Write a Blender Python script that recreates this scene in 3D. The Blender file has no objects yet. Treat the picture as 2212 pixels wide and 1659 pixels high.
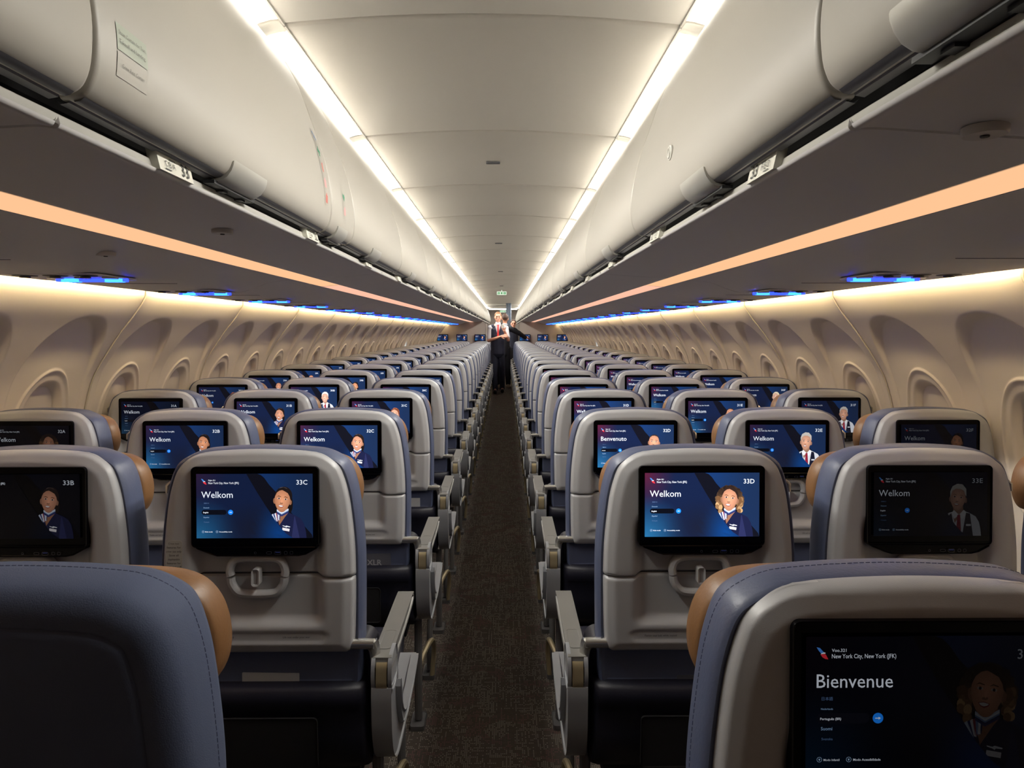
import bpy, math, random
import numpy as np
from mathutils import Vector
from mathutils.geometry import tessellate_polygon
R = math.radians
random.seed(7)
SC = bpy.context.scene
COL = SC.collection

# ------------------------------------------------------------------ camera, world, exposure
CAMX, CAMZ, F, W, H = 0.057, 1.41, 1475.0, 2212, 1659
cam = bpy.data.cameras.new('camera')
cam.sensor_width = 36; cam.lens = F / W * 36; cam.clip_start = 0.02; cam.clip_end = 200
cam_o = bpy.data.objects.new('camera', cam); COL.objects.link(cam_o)
cam_o.location = (CAMX, 0, CAMZ); cam_o.rotation_euler = (R(90 - 4.49), 0, R(-0.62))
SC.camera = cam_o
world = bpy.data.worlds.new('world'); SC.world = world; world.use_nodes = True
world.node_tree.nodes['Background'].inputs[0].default_value = (.05, .055, .07, 1)
world.node_tree.nodes['Background'].inputs[1].default_value = .15
vs = SC.view_settings
vs.view_transform = 'Standard'; vs.look = 'None'; vs.gamma = 1; vs.exposure = 0.42; vs.use_curve_mapping = False
E_CEIL, E_WALL, E_ORANGE, E_BLUE, E_DAY = 4.5, 1.6, 0.76, 6.5, 3.0
E_TAPE, E_WTAPE = 14.0, 32.0
def wash(parent, sgn):   # directional wash lamp inside one cove light, aimed down across the cabin
    l = WASH; o = bpy.data.objects.new('lamp', l); COL.objects.link(o); o.parent = parent; o.location = (sgn * .568, .535, 2.205); o.rotation_euler = (0, sgn * R(38), 0)
WASH = bpy.data.lights.new('cove_wash', 'AREA'); WASH.shape = 'RECTANGLE'; WASH.size = .045; WASH.size_y = .985; WASH.energy = 7.4; WASH.color = (1, .96, .88); WASH.spread = math.radians(120)

# ------------------------------------------------------------------ materials
def lin(c):
    return tuple((x / 255 / 12.92) if x / 255 <= .04045 else ((x / 255 + .055) / 1.055) ** 2.4 for x in c)
def mat(name, rgb, rough=.5, metal=0., bump=0., bscale=300., coat=0., spec=.5, emit=None, estr=0., mottle=0.):
    m = bpy.data.materials.new(name); m.use_nodes = True
    nt = m.node_tree; b = nt.nodes['Principled BSDF']
    b.inputs['Base Color'].default_value = (*lin(rgb), 1)
    b.inputs['Roughness'].default_value = rough; b.inputs['Metallic'].default_value = metal
    b.inputs['Coat Weight'].default_value = coat; b.inputs['Specular IOR Level'].default_value = spec
    if emit:
        b.inputs['Emission Color'].default_value = (*lin(emit), 1); b.inputs['Emission Strength'].default_value = estr
    tc = nt.nodes.new('ShaderNodeTexCoord')
    if bump:
        n = nt.nodes.new('ShaderNodeTexNoise'); n.inputs['Scale'].default_value = bscale; n.inputs['Detail'].default_value = 3
        bp = nt.nodes.new('ShaderNodeBump'); bp.inputs['Strength'].default_value = bump; bp.inputs['Distance'].default_value = .001
        nt.links.new(tc.outputs['Object'], n.inputs['Vector']); nt.links.new(n.outputs['Fac'], bp.inputs['Height'])
        nt.links.new(bp.outputs['Normal'], b.inputs['Normal'])
    if mottle:
        n = nt.nodes.new('ShaderNodeTexNoise'); n.inputs['Scale'].default_value = 14; n.inputs['Detail'].default_value = 4
        mx = nt.nodes.new('ShaderNodeMixRGB'); mx.blend_type = 'MULTIPLY'; mx.inputs[0].default_value = mottle
        mx.inputs[1].default_value = (*lin(rgb), 1)
        nt.links.new(tc.outputs['Object'], n.inputs['Vector']); nt.links.new(n.outputs['Fac'], mx.inputs[2])
        nt.links.new(mx.outputs[0], b.inputs['Base Color'])
    return m
M = {}
M['shell'] = mat('shell_grey', (168, 169, 172), .38, bump=.15, bscale=900)
M['shell_dark'] = mat('shell_shadow_gap', (40, 40, 44), .6)
M['blue'] = mat('blue_leather', (80, 88, 114), .42, bump=.35, bscale=220)
M['blue_cloth'] = mat('blue_cloth', (70, 80, 106), .8, bump=.3, bscale=700)
M['tan'] = mat('tan_leather', (126, 90, 56), .42, bump=.4, bscale=160)
M['navy'] = mat('navy_leather', (17, 18, 30), .45, bump=.3, bscale=200)
M['navy2'] = mat('navy_pocket', (22, 23, 38), .5, bump=.3, bscale=200)
M['mesh'] = mat('black_net', (14, 14, 18), .8, bump=.5, bscale=600)
M['seatleather'] = mat('black_leather', (44, 44, 54), .36, bump=.3, bscale=180)
M['glass'] = mat('black_glass', (5, 5, 8), .16, spec=.14)
M['port'] = mat('port_rim', (90, 92, 100), .3, metal=.6)
M['port_blue'] = mat('port_blue', (70, 90, 190), .4)
M['arm'] = mat('armrest_grey', (126, 125, 122), .34, metal=.15)
M['arm_light'] = mat('armrest_light', (146, 149, 154), .4)
M['gold'] = mat('champagne_metal', (186, 172, 138), .34, metal=.55)
M['chrome'] = mat('satin_chrome', (205, 204, 200), .25, metal=.9)
M['leg'] = mat('leg_grey', (120, 120, 122), .45, metal=.3)
M['bin'] = mat('bin_cream', (176, 172, 163), .42)
M['bintrim'] = mat('bin_trim_grey', (92, 92, 98), .4)
M['bindark'] = mat('bin_recess', (26, 27, 32), .6)
M['rail'] = mat('brushed_aluminium', (214, 212, 204), .35, metal=.25, mottle=.25)
M['latch'] = mat('latch_silver', (186, 185, 178), .33, metal=.3)
M['under'] = mat('underside_grey', (212, 210, 210), .5)
M['ceil'] = mat('ceiling_white', (190, 186, 180), .5)
M['ceiltrim'] = mat('ceiling_trim', (236, 232, 224), .45)
M['wall'] = mat('sidewall_cream', (232, 222, 210), .48, bump=.05, bscale=500)
M['shade'] = mat('window_shade', (214, 205, 196), .5)
M['sill'] = mat('seam_strip', (206, 198, 186), .45)
M['bulk'] = mat('bulkhead_grey', (186, 178, 172), .5)
M['curtain'] = mat('grey_curtain', (120, 130, 146), .8)
M['white'] = mat('white_plastic', (222, 220, 212), .4)
M['disc'] = mat('disc_grey', (190, 186, 182), .45)
M['vent'] = mat('vent_black', (20, 20, 22), .5)
M['signwhite'] = mat('sign_white', (214, 212, 200), .4)
M['print'] = mat('print_dark', (40, 38, 38), .6)
M['print_soft'] = mat('print_grey', (120, 118, 112), .6)
M['sticker_green'] = mat('sticker_pale_green', (172, 179, 164), .5)
M['icon_green'] = mat('icon_green', (40, 130, 96), .5)
M['icon_red'] = mat('icon_red', (196, 110, 100), .5)
M['icon_blue'] = mat('icon_blue', (70, 120, 180), .5)
M['icon_pink'] = mat('icon_pink', (214, 160, 160), .5)
M['paper'] = mat('paper', (176, 178, 182), .6)
M['card'] = mat('card_grey', (92, 94, 104), .5)
M['cardprint'] = mat('card_print', (170, 172, 178), .5)
M['exit_green'] = mat('exit_green', (30, 120, 70), .5, emit=(40, 140, 80), estr=.5)
M['exit_white'] = mat('exit_white', (220, 240, 225), .5, emit=(220, 240, 225), estr=.3)
M['lamp'] = mat('reading_lamp_lens', (200, 200, 196), .2)
def emitter(name, rgb, s):
    m = bpy.data.materials.new(name); m.use_nodes = True; nt = m.node_tree
    nt.nodes.remove(nt.nodes['Principled BSDF'])
    e = nt.nodes.new('ShaderNodeEmission'); e.inputs[0].default_value = (*rgb, 1); e.inputs[1].default_value = s
    nt.links.new(e.outputs[0], nt.nodes['Material Output'].inputs[0]); return m
M['e_ceil'] = emitter('light_ceiling', (1, .96, .87), E_CEIL)
M['e_tape'] = emitter('led_tape', (1, .96, .88), E_TAPE)
M['e_wtape'] = emitter('led_tape_wall', (1, .78, .43), E_WTAPE)
M['e_wall'] = emitter('light_sidewall', (1, .80, .42), E_WALL)
M['e_orange'] = emitter('light_orange', (1, .56, .30), E_ORANGE)
M['e_pink'] = emitter('light_pink', (1, .54, .38), E_ORANGE)
M['e_blue'] = emitter('light_blue', (.008, .02, 1), E_BLUE)
M['e_cyan'] = emitter('light_cyan', (.015, .10, 1), E_BLUE)
M['e_day'] = emitter('daylight', (.75, .88, 1), E_DAY)
# screens: what the panel shows is stored per corner, "glow" bakes each panel's dimming at this viewing angle into its brightness
def screen_material():
    m = bpy.data.materials.new('screen_picture'); m.use_nodes = True; nt = m.node_tree
    b = nt.nodes['Principled BSDF']; b.inputs['Base Color'].default_value = (.004, .004, .006, 1); b.inputs['Roughness'].default_value = .16; b.inputs['Specular IOR Level'].default_value = .12
    a = nt.nodes.new('ShaderNodeAttribute'); a.attribute_name = 'Col'
    g = nt.nodes.new('ShaderNodeAttribute'); g.attribute_type = 'OBJECT'; g.attribute_name = 'glow'
    nt.links.new(a.outputs['Color'], b.inputs['Emission Color']); nt.links.new(g.outputs['Fac'], b.inputs['Emission Strength'])
    return m
M['screen'] = screen_material()
# carpet: dark ground with broken rows of pale and wine threads
def carpet():
    m = bpy.data.materials.new('carpet_woven'); m.use_nodes = True; nt = m.node_tree; N = nt.nodes; L = nt.links
    b = N['Principled BSDF']; b.inputs['Roughness'].default_value = .95; b.inputs['Specular IOR Level'].default_value = .1
    tc = N.new('ShaderNodeTexCoord')
    def mapn(s):
        k = N.new('ShaderNodeMapping'); k.inputs['Scale'].default_value = s; L.new(tc.outputs['Object'], k.inputs[0]); return k
    def noise(s, sc, det=0):
        n = N.new('ShaderNodeTexNoise'); n.inputs['Scale'].default_value = sc; n.inputs['Detail'].default_value = det
        L.new(mapn(s).outputs[0], n.inputs['Vector']); return n.outputs['Fac']
    def math_(op, a, b_=None, v=None):
        k = N.new('ShaderNodeMath'); k.operation = op
        L.new(a, k.inputs[0])
        if b_ is not None: L.new(b_, k.inputs[1])
        if v is not None: k.inputs[1].default_value = v
        return k.outputs[0]
    sep = N.new('ShaderNodeSeparateXYZ'); L.new(tc.outputs['Object'], sep.inputs[0])
    def cells(out, n):   # stepped coordinate
        return math_('FLOOR', math_('MULTIPLY', out, v=n))
    def frac(out, n):
        return math_('FRACT', math_('MULTIPLY', out, v=n))
    # thread grid, 6 mm
    gx, gy = frac(sep.outputs[0], 165), frac(sep.outputs[1], 120)
    thr = math_('MULTIPLY', math_('LESS_THAN', gx, v=.55), math_('LESS_THAN', gy, v=.6))
    comb = N.new('ShaderNodeCombineXYZ'); L.new(cells(sep.outputs[0], 165), comb.inputs[0]); L.new(cells(sep.outputs[1], 120), comb.inputs[1])
    wn = N.new('ShaderNodeTexWhiteNoise'); wn.noise_dimensions = '2D'; L.new(comb.outputs[0], wn.inputs['Vector'])
    # long runs along and across
    def run(sx, sy, w):
        k = N.new('ShaderNodeMapping'); k.inputs['Scale'].default_value = (sx, sy, 1); L.new(comb.outputs[0], k.inputs[0])
        n = N.new('ShaderNodeTexNoise'); n.inputs['Scale'].default_value = 1; n.inputs['Detail'].default_value = 1
        L.new(k.outputs[0], n.inputs['Vector']); return n.outputs['Fac']
    a1 = math_('GREATER_THAN', run(.9, .045, 0), v=.51)
    a2 = math_('GREATER_THAN', run(.05, .9, 0), v=.54)
    runs = math_('MAXIMUM', a1, a2)
    any_ = math_('MULTIPLY', math_('MULTIPLY', thr, runs), math_('GREATER_THAN', wn.outputs['Value'], v=.25))
    c1 = N.new('ShaderNodeMixRGB'); c1.inputs[1].default_value = (*lin((156, 150, 140)), 1); c1.inputs[2].default_value = (*lin((134, 98, 98)), 1)
    L.new(math_('GREATER_THAN', noise((1, 1, 1), 9, 1), v=.58), c1.inputs[0])
    base = N.new('ShaderNodeMixRGB'); base.inputs[1].default_value = (*lin((78, 72, 67)), 1); base.inputs[2].default_value = (*lin((98, 91, 84)), 1)
    L.new(noise((1, 1, 1), 60, 2), base.inputs[0])
    mx = N.new('ShaderNodeMixRGB'); L.new(any_, mx.inputs[0]); L.new(base.outputs[0], mx.inputs[1]); L.new(c1.outputs[0], mx.inputs[2])
    L.new(mx.outputs[0], b.inputs['Base Color'])
    bp = N.new('ShaderNodeBump'); bp.inputs['Strength'].default_value = .4; bp.inputs['Distance'].default_value = .002
    L.new(any_, bp.inputs['Height']); L.new(bp.outputs['Normal'], b.inputs['Normal'])
    return m
M['carpet'] = carpet()

# ------------------------------------------------------------------ objects and meshes
def link(o, parent=None):
    COL.objects.link(o)
    if parent is not None: o.parent = parent
    return o
def tag(o, label=None, cat=None, group=None, kind=None):
    if label: o['label'] = label
    if cat: o['category'] = cat
    if group: o['group'] = group
    if kind: o['kind'] = kind
    return o
def thing(name, loc, label, cat, group=None, rz=0):
    o = bpy.data.objects.new(name, None); o.empty_display_size = .05
    o.location = loc; o.rotation_euler = (0, 0, rz); link(o); return tag(o, label, cat, group)
def put(name, mesh, parent=None, loc=None, label=None):
    o = bpy.data.objects.new(name, mesh); link(o, parent)
    if loc is not None: o.location = loc
    if label: o['label'] = label
    return o
class MB:
    def __init__(s): s.v = []; s.f = []; s.m = []; s.c = []
    def add(s, v, f, mi=0, col=None):
        n = len(s.v); s.v.extend([tuple(map(float, p)) for p in v])
        for q in f: s.f.append([n + i for i in q]); s.m.append(mi)
        s.c.extend([col or (0, 0, 0)] * len(v))
        return s
    def grid(s, P, mi=0, flip=False, closed=False):
        nr, nc = len(P), len(P[0]); f = []
        for i in range(nr - 1):
            for j in range(nc if closed else nc - 1):
                k = (j + 1) % nc; q = [i * nc + j, i * nc + k, (i + 1) * nc + k, (i + 1) * nc + j]
                f.append(q[::-1] if flip else q)
        return s.add([p for r in P for p in r], f, mi)
    def box(s, c, d, mi=0):
        x, y, z = c; a, b, e = d[0] / 2, d[1] / 2, d[2] / 2
        v = [(x + i * a, y + j * b, z + k * e) for i in (-1, 1) for j in (-1, 1) for k in (-1, 1)]
        return s.add(v, [(0, 1, 3, 2), (4, 6, 7, 5), (0, 4, 5, 1), (2, 3, 7, 6), (0, 2, 6, 4), (1, 5, 7, 3)], mi)
    def loft(s, rings, mi=0, cap0=True, cap1=True):
        n = len(rings[0]); base = len(s.v)
        s.grid(rings, mi, closed=True)
        for ring, on, rev in ((0, cap0, True), (len(rings) - 1, cap1, False)):
            if on:
                tri = tessellate_polygon([[Vector(p) for p in rings[ring]]])
                for t in tri:
                    q = [base + ring * n + i for i in t]; s.f.append(q[::-1] if rev else q); s.m.append(mi)
        return s
    def prism(s, poly, a, b, axis='x', bev=.003, mi=0, seg=2):
        """poly: CCW 2-d outline, extruded along axis between a and b with rounded rims."""
        def P(q, t):
            return {'x': (t, q[0], q[1]), 'y': (q[0], t, q[1]), 'z': (q[0], q[1], t)}[axis]
        rings = []
        for k in range(seg + 1):
            an = k / seg * math.pi / 2
            rings.append([P(q, a + bev * (1 - math.sin(an))) for q in offset(poly, -bev * (1 - math.cos(an - math.pi / 2 + math.pi / 2)) if False else -bev * math.cos(an))])
        rings += [[P(q, b - bev * (1 - math.sin(an))) for q in offset(poly, -bev * math.cos(an))] for an in [k / seg * math.pi / 2 for k in range(seg, -1, -1)]]
        return s.loft(rings, mi)
    def tube(s, path, r, n=10, mi=0, rx=None, closed=False):
        pts = [Vector(p) for p in path]; rings = []; up = None
        for i, p in enumerate(pts):
            if closed: t = (pts[(i + 1) % len(pts)] - pts[i - 1]).normalized()
            else: t = (pts[min(i + 1, len(pts) - 1)] - pts[max(i - 1, 0)]).normalized()
            if up is None: up = t.cross(Vector((0, 0, 1)) if abs(t.z) < .9 else Vector((1, 0, 0))).normalized()
            up = (up - t * up.dot(t)).normalized(); sd = t.cross(up)
            rr = r[i] if isinstance(r, (list, tuple)) else r
            rings.append([tuple(p + up * math.cos(a) * (rx or rr) + sd * math.sin(a) * rr) for a in [2 * math.pi * k / n for k in range(n)]])
        if closed: rings.append(rings[0])
        return s.loft(rings, mi, not closed, not closed)
    def ell(s, c, r, n=16, m=10, mi=0):
        P = [[(c[0] + r[0] * math.sin(a) * math.cos(b), c[1] + r[1] * math.sin(a) * math.sin(b), c[2] + r[2] * math.cos(a))
              for b in [2 * math.pi * j / n for j in range(n)]] for a in [math.pi * i / m for i in range(m + 1)]]
        return s.grid(P, mi, closed=True, flip=True)
    def disc(s, c, r, h, axis=2, n=24, mi=0):
        """short cylinder with rounded rim; h along axis from c."""
        rings = []
        for rr, t in ((r, 0), (r, h * .7), (r * .93, h)):
            ring = []
            for k in range(n):
                a = 2 * math.pi * k / n; p = [0, 0, 0]; o = [i for i in range(3) if i != axis]
                p[o[0]] = rr * math.cos(a); p[o[1]] = rr * math.sin(a); p[axis] = t
                ring.append((c[0] + p[0], c[1] + p[1], c[2] + p[2]))
            rings.append(ring)
        return s.loft(rings, mi)
    def xf(s, fn, start=0):
        for i in range(start, len(s.v)): s.v[i] = tuple(fn(*s.v[i]))
        return s
    def mesh(s, name, mats, angle=35, recalc=True, colors=False):
        me = bpy.data.meshes.new(name); me.from_pydata(s.v, [], s.f)
        for mm in (mats if isinstance(mats, (list, tuple)) else [mats]): me.materials.append(M[mm])
        me.polygons.foreach_set('material_index', s.m)
        if recalc:
            import bmesh
            bm = bmesh.new(); bm.from_mesh(me); bmesh.ops.recalc_face_normals(bm, faces=bm.faces); bm.to_mesh(me); bm.free()
        if colors:
            at = me.color_attributes.new('Col', 'FLOAT_COLOR', 'POINT')
            at.data.foreach_set('color', [x for c in s.c for x in (*c, 1.)])
        me.polygons.foreach_set('use_smooth', [True] * len(me.polygons))
        if angle < 180: me.set_sharp_from_angle(angle=R(angle))
        me.update(); return me
def offset(poly, d):
    """move a closed CCW 2-d outline outward by d."""
    if abs(d) < 1e-9: return [tuple(p) for p in poly]
    p = np.array(poly, float); nx = np.roll(p, -1, 0) - p; pv = p - np.roll(p, 1, 0)
    def nrm(e): e = e / np.maximum(np.linalg.norm(e, axis=1, keepdims=True), 1e-9); return np.stack([e[:, 1], -e[:, 0]], 1)
    a, b = nrm(nx), nrm(pv); m = a + b; l = np.maximum((m * a).sum(1, keepdims=True), .5)
    return [tuple(q) for q in (p + m / l * d)]
def catmull(pts, k=6, closed=False):
    P = [np.array(p, float) for p in pts]; n = len(P); out = []
    for i in range(n if closed else n - 1):
        a, b, c, d = (P[(i + o) % n] if closed else P[min(max(i + o, 0), n - 1)] for o in (-1, 0, 1, 2))
        for j in range(k):
            t = j / k
            out.append(tuple(.5 * (2 * b + (c - a) * t + (2 * a - 5 * b + 4 * c - d) * t * t + (3 * b - a - 3 * c + d) * t ** 3)))
    if not closed: out.append(tuple(P[-1]))
    return out
def rrect(cx, cz, w, h, r, n=5):
    out = []
    for sx, sz, a0 in ((1, -1, -90), (1, 1, 0), (-1, 1, 90), (-1, -1, 180)):
        for k in range(n + 1):
            a = R(a0 + 90 * k / n); out.append((cx + sx * (w / 2 - r) + r * math.cos(a), cz + sz * (h / 2 - r) + r * math.sin(a)))
    return out
def sst(a, b, x):
    t = np.clip((x - a) / (b - a), 0, 1); return t * t * (3 - 2 * t)
_tx = {}
def text2d(s, bold=0.):
    """outline text as (verts Nx2 with cap height about 1, faces, width)."""
    if (s, bold) in _tx: return _tx[(s, bold)]
    c = bpy.data.curves.new('lettering', 'FONT'); c.body = s; c.size = 1; c.resolution_u = 2; c.offset = bold; c.fill_mode = 'BOTH'
    o = bpy.data.objects.new('lettering', c); me = bpy.data.meshes.new_from_object(o)
    v = np.array([tuple(p.co) for p in me.vertices])[:, :2] if len(me.vertices) else np.zeros((0, 2)); f = [tuple(p.vertices) for p in me.polygons]
    bpy.data.objects.remove(o); bpy.data.curves.remove(c); bpy.data.meshes.remove(me)
    if len(v): v[:, 0] -= v[:, 0].min()
    v = v / .70
    _tx[(s, bold)] = (v, f, v[:, 0].max() if len(v) else 1); return _tx[(s, bold)]
def add_text(mb, s, fn, w, mi=0, col=None, bold=0., h=None):
    """lay the text so that its width is w; fn maps (u right, v up) to a point."""
    v, f, tw = text2d(s, bold); k = w / tw; kv = (h if h else k)
    mb.add([fn(p[0] * k, p[1] * kv) for p in v], f, mi, col)

# ------------------------------------------------------------------ the pictures on the screens
SW, SZC = .257, 1.0215      # width of the lit area, height of its centre
def SP(px, py, lay): return ((px - 1041.5) / 1757 * SW, -.0001 * lay, SZC - (py - 793.5) / 1757 * SW)
LV = [1.]
def L3(c): return tuple(q * LV[0] for q in lin(c))
def mixc(a, b, t): return tuple(a[i] * (1 - t) + b[i] * t for i in range(3))
def poly(mb, pts, col, lay):
    P = [SP(x, y, lay) for x, y in pts]; tri = tessellate_polygon([[Vector(p) for p in P]])
    mb.add(P, [list(t) for t in tri], 0, L3(col))
def ellp(mb, cx, cy, rx, ry, col, lay, n=28, rot=0, edge=None, clip=None):
    ca, sa = math.cos(R(rot)), math.sin(R(rot)); base = len(mb.v); ring = []
    for k in range(n):
        a = 2 * math.pi * k / n; x, y = rx * math.cos(a), ry * math.sin(a)
        q = (cx + x * ca - y * sa, cy + x * sa + y * ca)
        ring.append((q[0], min(q[1], clip) if clip else q[1]))
    mb.add([SP(cx, cy, lay)], [], 0, L3(col))
    mb.add([SP(*q, lay) for q in ring], [], 0, L3(edge or col))
    for k in range(n): mb.f.append([base, base + 1 + k, base + 1 + (k + 1) % n]); mb.m.append(0)
def left_curve(y):   # right-hand border of the left panel
    xs = [(305, 920), (420, 985), (600, 1090), (800, 1215), (895, 1280), (1000, 1345), (1100, 1415), (1200, 1500), (1250, 1560), (1281, 1620)]
    return float(np.interp(y, [a for a, _ in xs], [b for _, b in xs]))
def portrait(mb, kind, dx=0, dy=0):
    P = dict(bun=dict(skin=(206, 140, 104), hair=(28, 22, 22), top='scarf'), bun2=dict(skin=(214, 150, 120), hair=(36, 26, 24), top='scarf'),
             curly=dict(skin=(212, 148, 116), hair=(164, 120, 78), top='scarf'), auburn=dict(skin=(226, 168, 140), hair=(120, 66, 44), top='scarf'),
             grey=dict(skin=(222, 164, 136), hair=(190, 184, 178), top='shirt'), bald=dict(skin=(210, 148, 118), hair=(52, 40, 36), top='shirt'),
             blond=dict(skin=(232, 184, 160), hair=(222, 206, 176), top='scarf'), silver=dict(skin=(224, 170, 146), hair=(216, 212, 206), top='vest'))[kind]
    X = lambda x: x + dx; Y = lambda y: y + dy; sk, ha = P['skin'], P['hair']; sh = tuple(int(c * .72) for c in sk); navy = (26, 30, 62)
    if kind == 'curly':
        rn = random.Random(3); ellp(mb, X(1458), Y(690), 178, 178, (52, 38, 30), 5.8, 36)
        for k in range(60):
            a = R(rn.uniform(165, 375)); ellp(mb, X(1458 + 178 * math.cos(a)), Y(705 + 188 * math.sin(a)), rn.uniform(20, 30), rn.uniform(20, 32), mixc((52, 38, 30), (150, 112, 76), rn.random() * min(1, max(.1, math.sin(a) + .9))), 5.9 + k * .001, 10)
        for k in range(70):
            a = rn.uniform(150, 390); rr = rn.uniform(120, 195)
            x, y = 1460 + rr * 1.05 * math.cos(R(a)), 735 + rr * 1.15 * math.sin(R(a))
            ellp(mb, X(x), Y(y), rn.uniform(22, 36), rn.uniform(26, 44), mixc((40, 28, 24), (196, 150, 100), min(1, max(0, (y - 560) / 330)) * rn.uniform(.6, 1)), 6 + k * .01, 10)
        for sx in (-1, 1):
            for k in range(20):
                ellp(mb, X(1455 + sx * rn.uniform(125, 195)), Y(rn.uniform(690, 900)), 30, 36, mixc((110, 76, 50), (206, 164, 116), rn.random()), 6.8 + k * .01, 10)
    elif kind in ('bun', 'bun2', 'auburn', 'blond'):
        ellp(mb, X(1490), Y(640), 122, 140, ha, 6); ellp(mb, X(1560), Y(760), 60, 150, tuple(int(c * .8) for c in ha), 6.1)
        ellp(mb, X(1480), Y(530), 60, 22, tuple(min(255, int(c * 1.6 + 30)) for c in ha), 6.2, rot=8)
    # shoulders, neck
    body = [(1280, 1285), (1275, 960), (1330, 925), (1420, 900), (1560, 895), (1660, 940), (1740, 985), (1790, 1070), (1815, 1180), (1825, 1281)]
    white = P['top'] in ('shirt', 'vest')
    poly(mb, [(X(a), min(Y(b), 1281)) for a, b in body], (216, 218, 226) if white else navy, 7)
    if not white:
        poly(mb, [(X(1640), Y(960)), (X(1650), Y(950)), (X(1720), Y(1281) if dy <= 0 else 1281), (X(1600), 1281)], (40, 44, 84), 7.1)
    poly(mb, [(X(1400), Y(800)), (X(1540), Y(800)), (X(1548), Y(900)), (X(1500), Y(960)), (X(1415), Y(1085)), (X(1395), Y(1000)), (X(1385), Y(900))], sh, 7.2)
    if white:
        poly(mb, [(X(1360), Y(930)), (X(1405), Y(885)), (X(1480), Y(960)), (X(1410), Y(1020))], (240, 240, 244), 7.4)
        poly(mb, [(X(1480), Y(960)), (X(1555), Y(880)), (X(1600), Y(930)), (X(1530), Y(1030))], (240, 240, 244), 7.4)
        tie = (150, 36, 58); poly(mb, [(X(1455), Y(960)), (X(1500), Y(955)), (X(1515), min(Y(1200), 1281)), (X(1475), min(Y(1281), 1281)), (X(1440), min(Y(1200), 1281))], tie, 7.5)
        for q in ([(1290, 1281), (1330, 960), (1365, 930), (1430, 1281)], [(1530, 1281), (1590, 925), (1650, 940), (1700, 1281)]):
            poly(mb, [(X(a), min(Y(b), 1281)) for a, b in q], (26, 28, 46), 7.6)
        poly(mb, [(X(1590), Y(1100)), (X(1665), Y(1100)), (X(1665), Y(1130)), (X(1590), Y(1130))], (220, 222, 230), 7.7)
    else:
        # striped scarf with a hanging tail
        cols = [(196, 206, 226), (44, 52, 110), (226, 226, 232), (150, 60, 70), (120, 146, 190), (236, 236, 240), (40, 44, 90)]
        for k in range(7):
            o = k * 20; poly(mb, [(X(1300 + o), Y(925 - k * 7)), (X(1322 + o), Y(912 - k * 7)), (X(1372 + o * .45), Y(1040 - k * 6)), (X(1352 + o * .45), Y(1035 - k * 6))], cols[k], 7.8)
        for k in range(5):
            o = k * 13
            poly(mb, [(X(1378), Y(842 + o)), (X(1450), Y(888 + o)), (X(1552), Y(832 + o)), (X(1556), Y(845 + o)), (X(1450), Y(902 + o)), (X(1376), Y(856 + o))], cols[(k * 2) % 7], 7.9 + k * .02)
        poly(mb, [(X(1462), Y(1088)), (X(1505), Y(1100)), (X(1520), Y(1092)), (X(1578), Y(1108)), (X(1575), Y(1118)), (X(1530), Y(1112)), (X(1520), Y(1122)), (X(1505), Y(1112)), (X(1465), Y(1098))], (230, 232, 240), 8.1)
        poly(mb, [(X(1462), Y(1122)), (X(1570), Y(1142)), (X(1564), Y(1182)), (X(1456), Y(1162))], (228, 222, 226), 8.1)
    # head
    ellp(mb, X(1345), Y(715), 22, 45, sh, 8.2, 14); ellp(mb, X(1582), Y(735), 22, 45, sh, 8.2, 14)
    face = [(1352, 640), (1375, 575), (1430, 545), (1500, 548), (1555, 590), (1578, 660), (1575, 740), (1545, 810), (1500, 868), (1450, 888), (1400, 860), (1362, 790), (1348, 715)]
    pts = catmull(face, 3, True); c = (1462, 705); base = len(mb.v)
    mb.add([SP(X(c[0]), Y(c[1]), 8.4)], [], 0, L3(tuple(min(255, int(q * 1.1)) for q in sk)))
    mb.add([SP(X(a), Y(b), 8.4) for a, b in pts], [], 0, L3(mixc(sh, sk, .45)))
    n = len(pts)
    for k in range(n): mb.f.append([base, base + 1 + k, base + 1 + (k + 1) % n]); mb.m.append(0)
    # hairline
    if kind == 'bald': hp = [(1352, 640), (1356, 600), (1380, 560), (1440, 528), (1510, 530), (1566, 575), (1580, 640), (1565, 610), (1540, 575), (1480, 552), (1420, 556), (1375, 590)]
    elif kind in ('grey', 'silver'): hp = [(1346, 690), (1340, 600), (1375, 520), (1450, 480), (1530, 490), (1590, 560), (1592, 680), (1570, 640), (1555, 590), (1500, 560), (1430, 556), (1375, 590), (1358, 640)]
    else: hp = [(1346, 660), (1355, 590), (1400, 530), (1480, 510), (1550, 540), (1596, 620), (1600, 720), (1580, 690), (1572, 650), (1545, 600), (1500, 572), (1462, 552), (1420, 560), (1380, 590), (1360, 630)]
    poly(mb, [(X(a), Y(b)) for a, b in hp], ha if kind != 'curly' else (46, 32, 28), 8.6)
    for ex, ey in ((1412, 678), (1512, 692)):
        ellp(mb, X(ex), Y(ey), 22, 10, (206, 196, 192), 8.8, 12, rot=8); ellp(mb, X(ex), Y(ey), 11, 12, (40, 28, 24), 8.9, 10)
        poly(mb, [(X(ex - 34), Y(ey - 26)), (X(ex - 5), Y(ey - 42)), (X(ex + 34), Y(ey - 26)), (X(ex + 30), Y(ey - 20)), (X(ex - 4), Y(ey - 32))], mixc(ha, (40, 26, 20), .6) if kind not in ('grey', 'silver', 'blond') else (130, 100, 84), 8.9)
    ellp(mb, X(1448), Y(752), 24, 12, sh, 8.8, 12); ellp(mb, X(1452), Y(725), 9, 26, tuple(min(255, int(q * 1.12)) for q in sk), 8.9, 10)
    SM = lambda L_: [(1440 + (a - X(1440)) * .82 + dx, 797 + (b - Y(797)) * .78 + dy) for a, b in L_]
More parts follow.
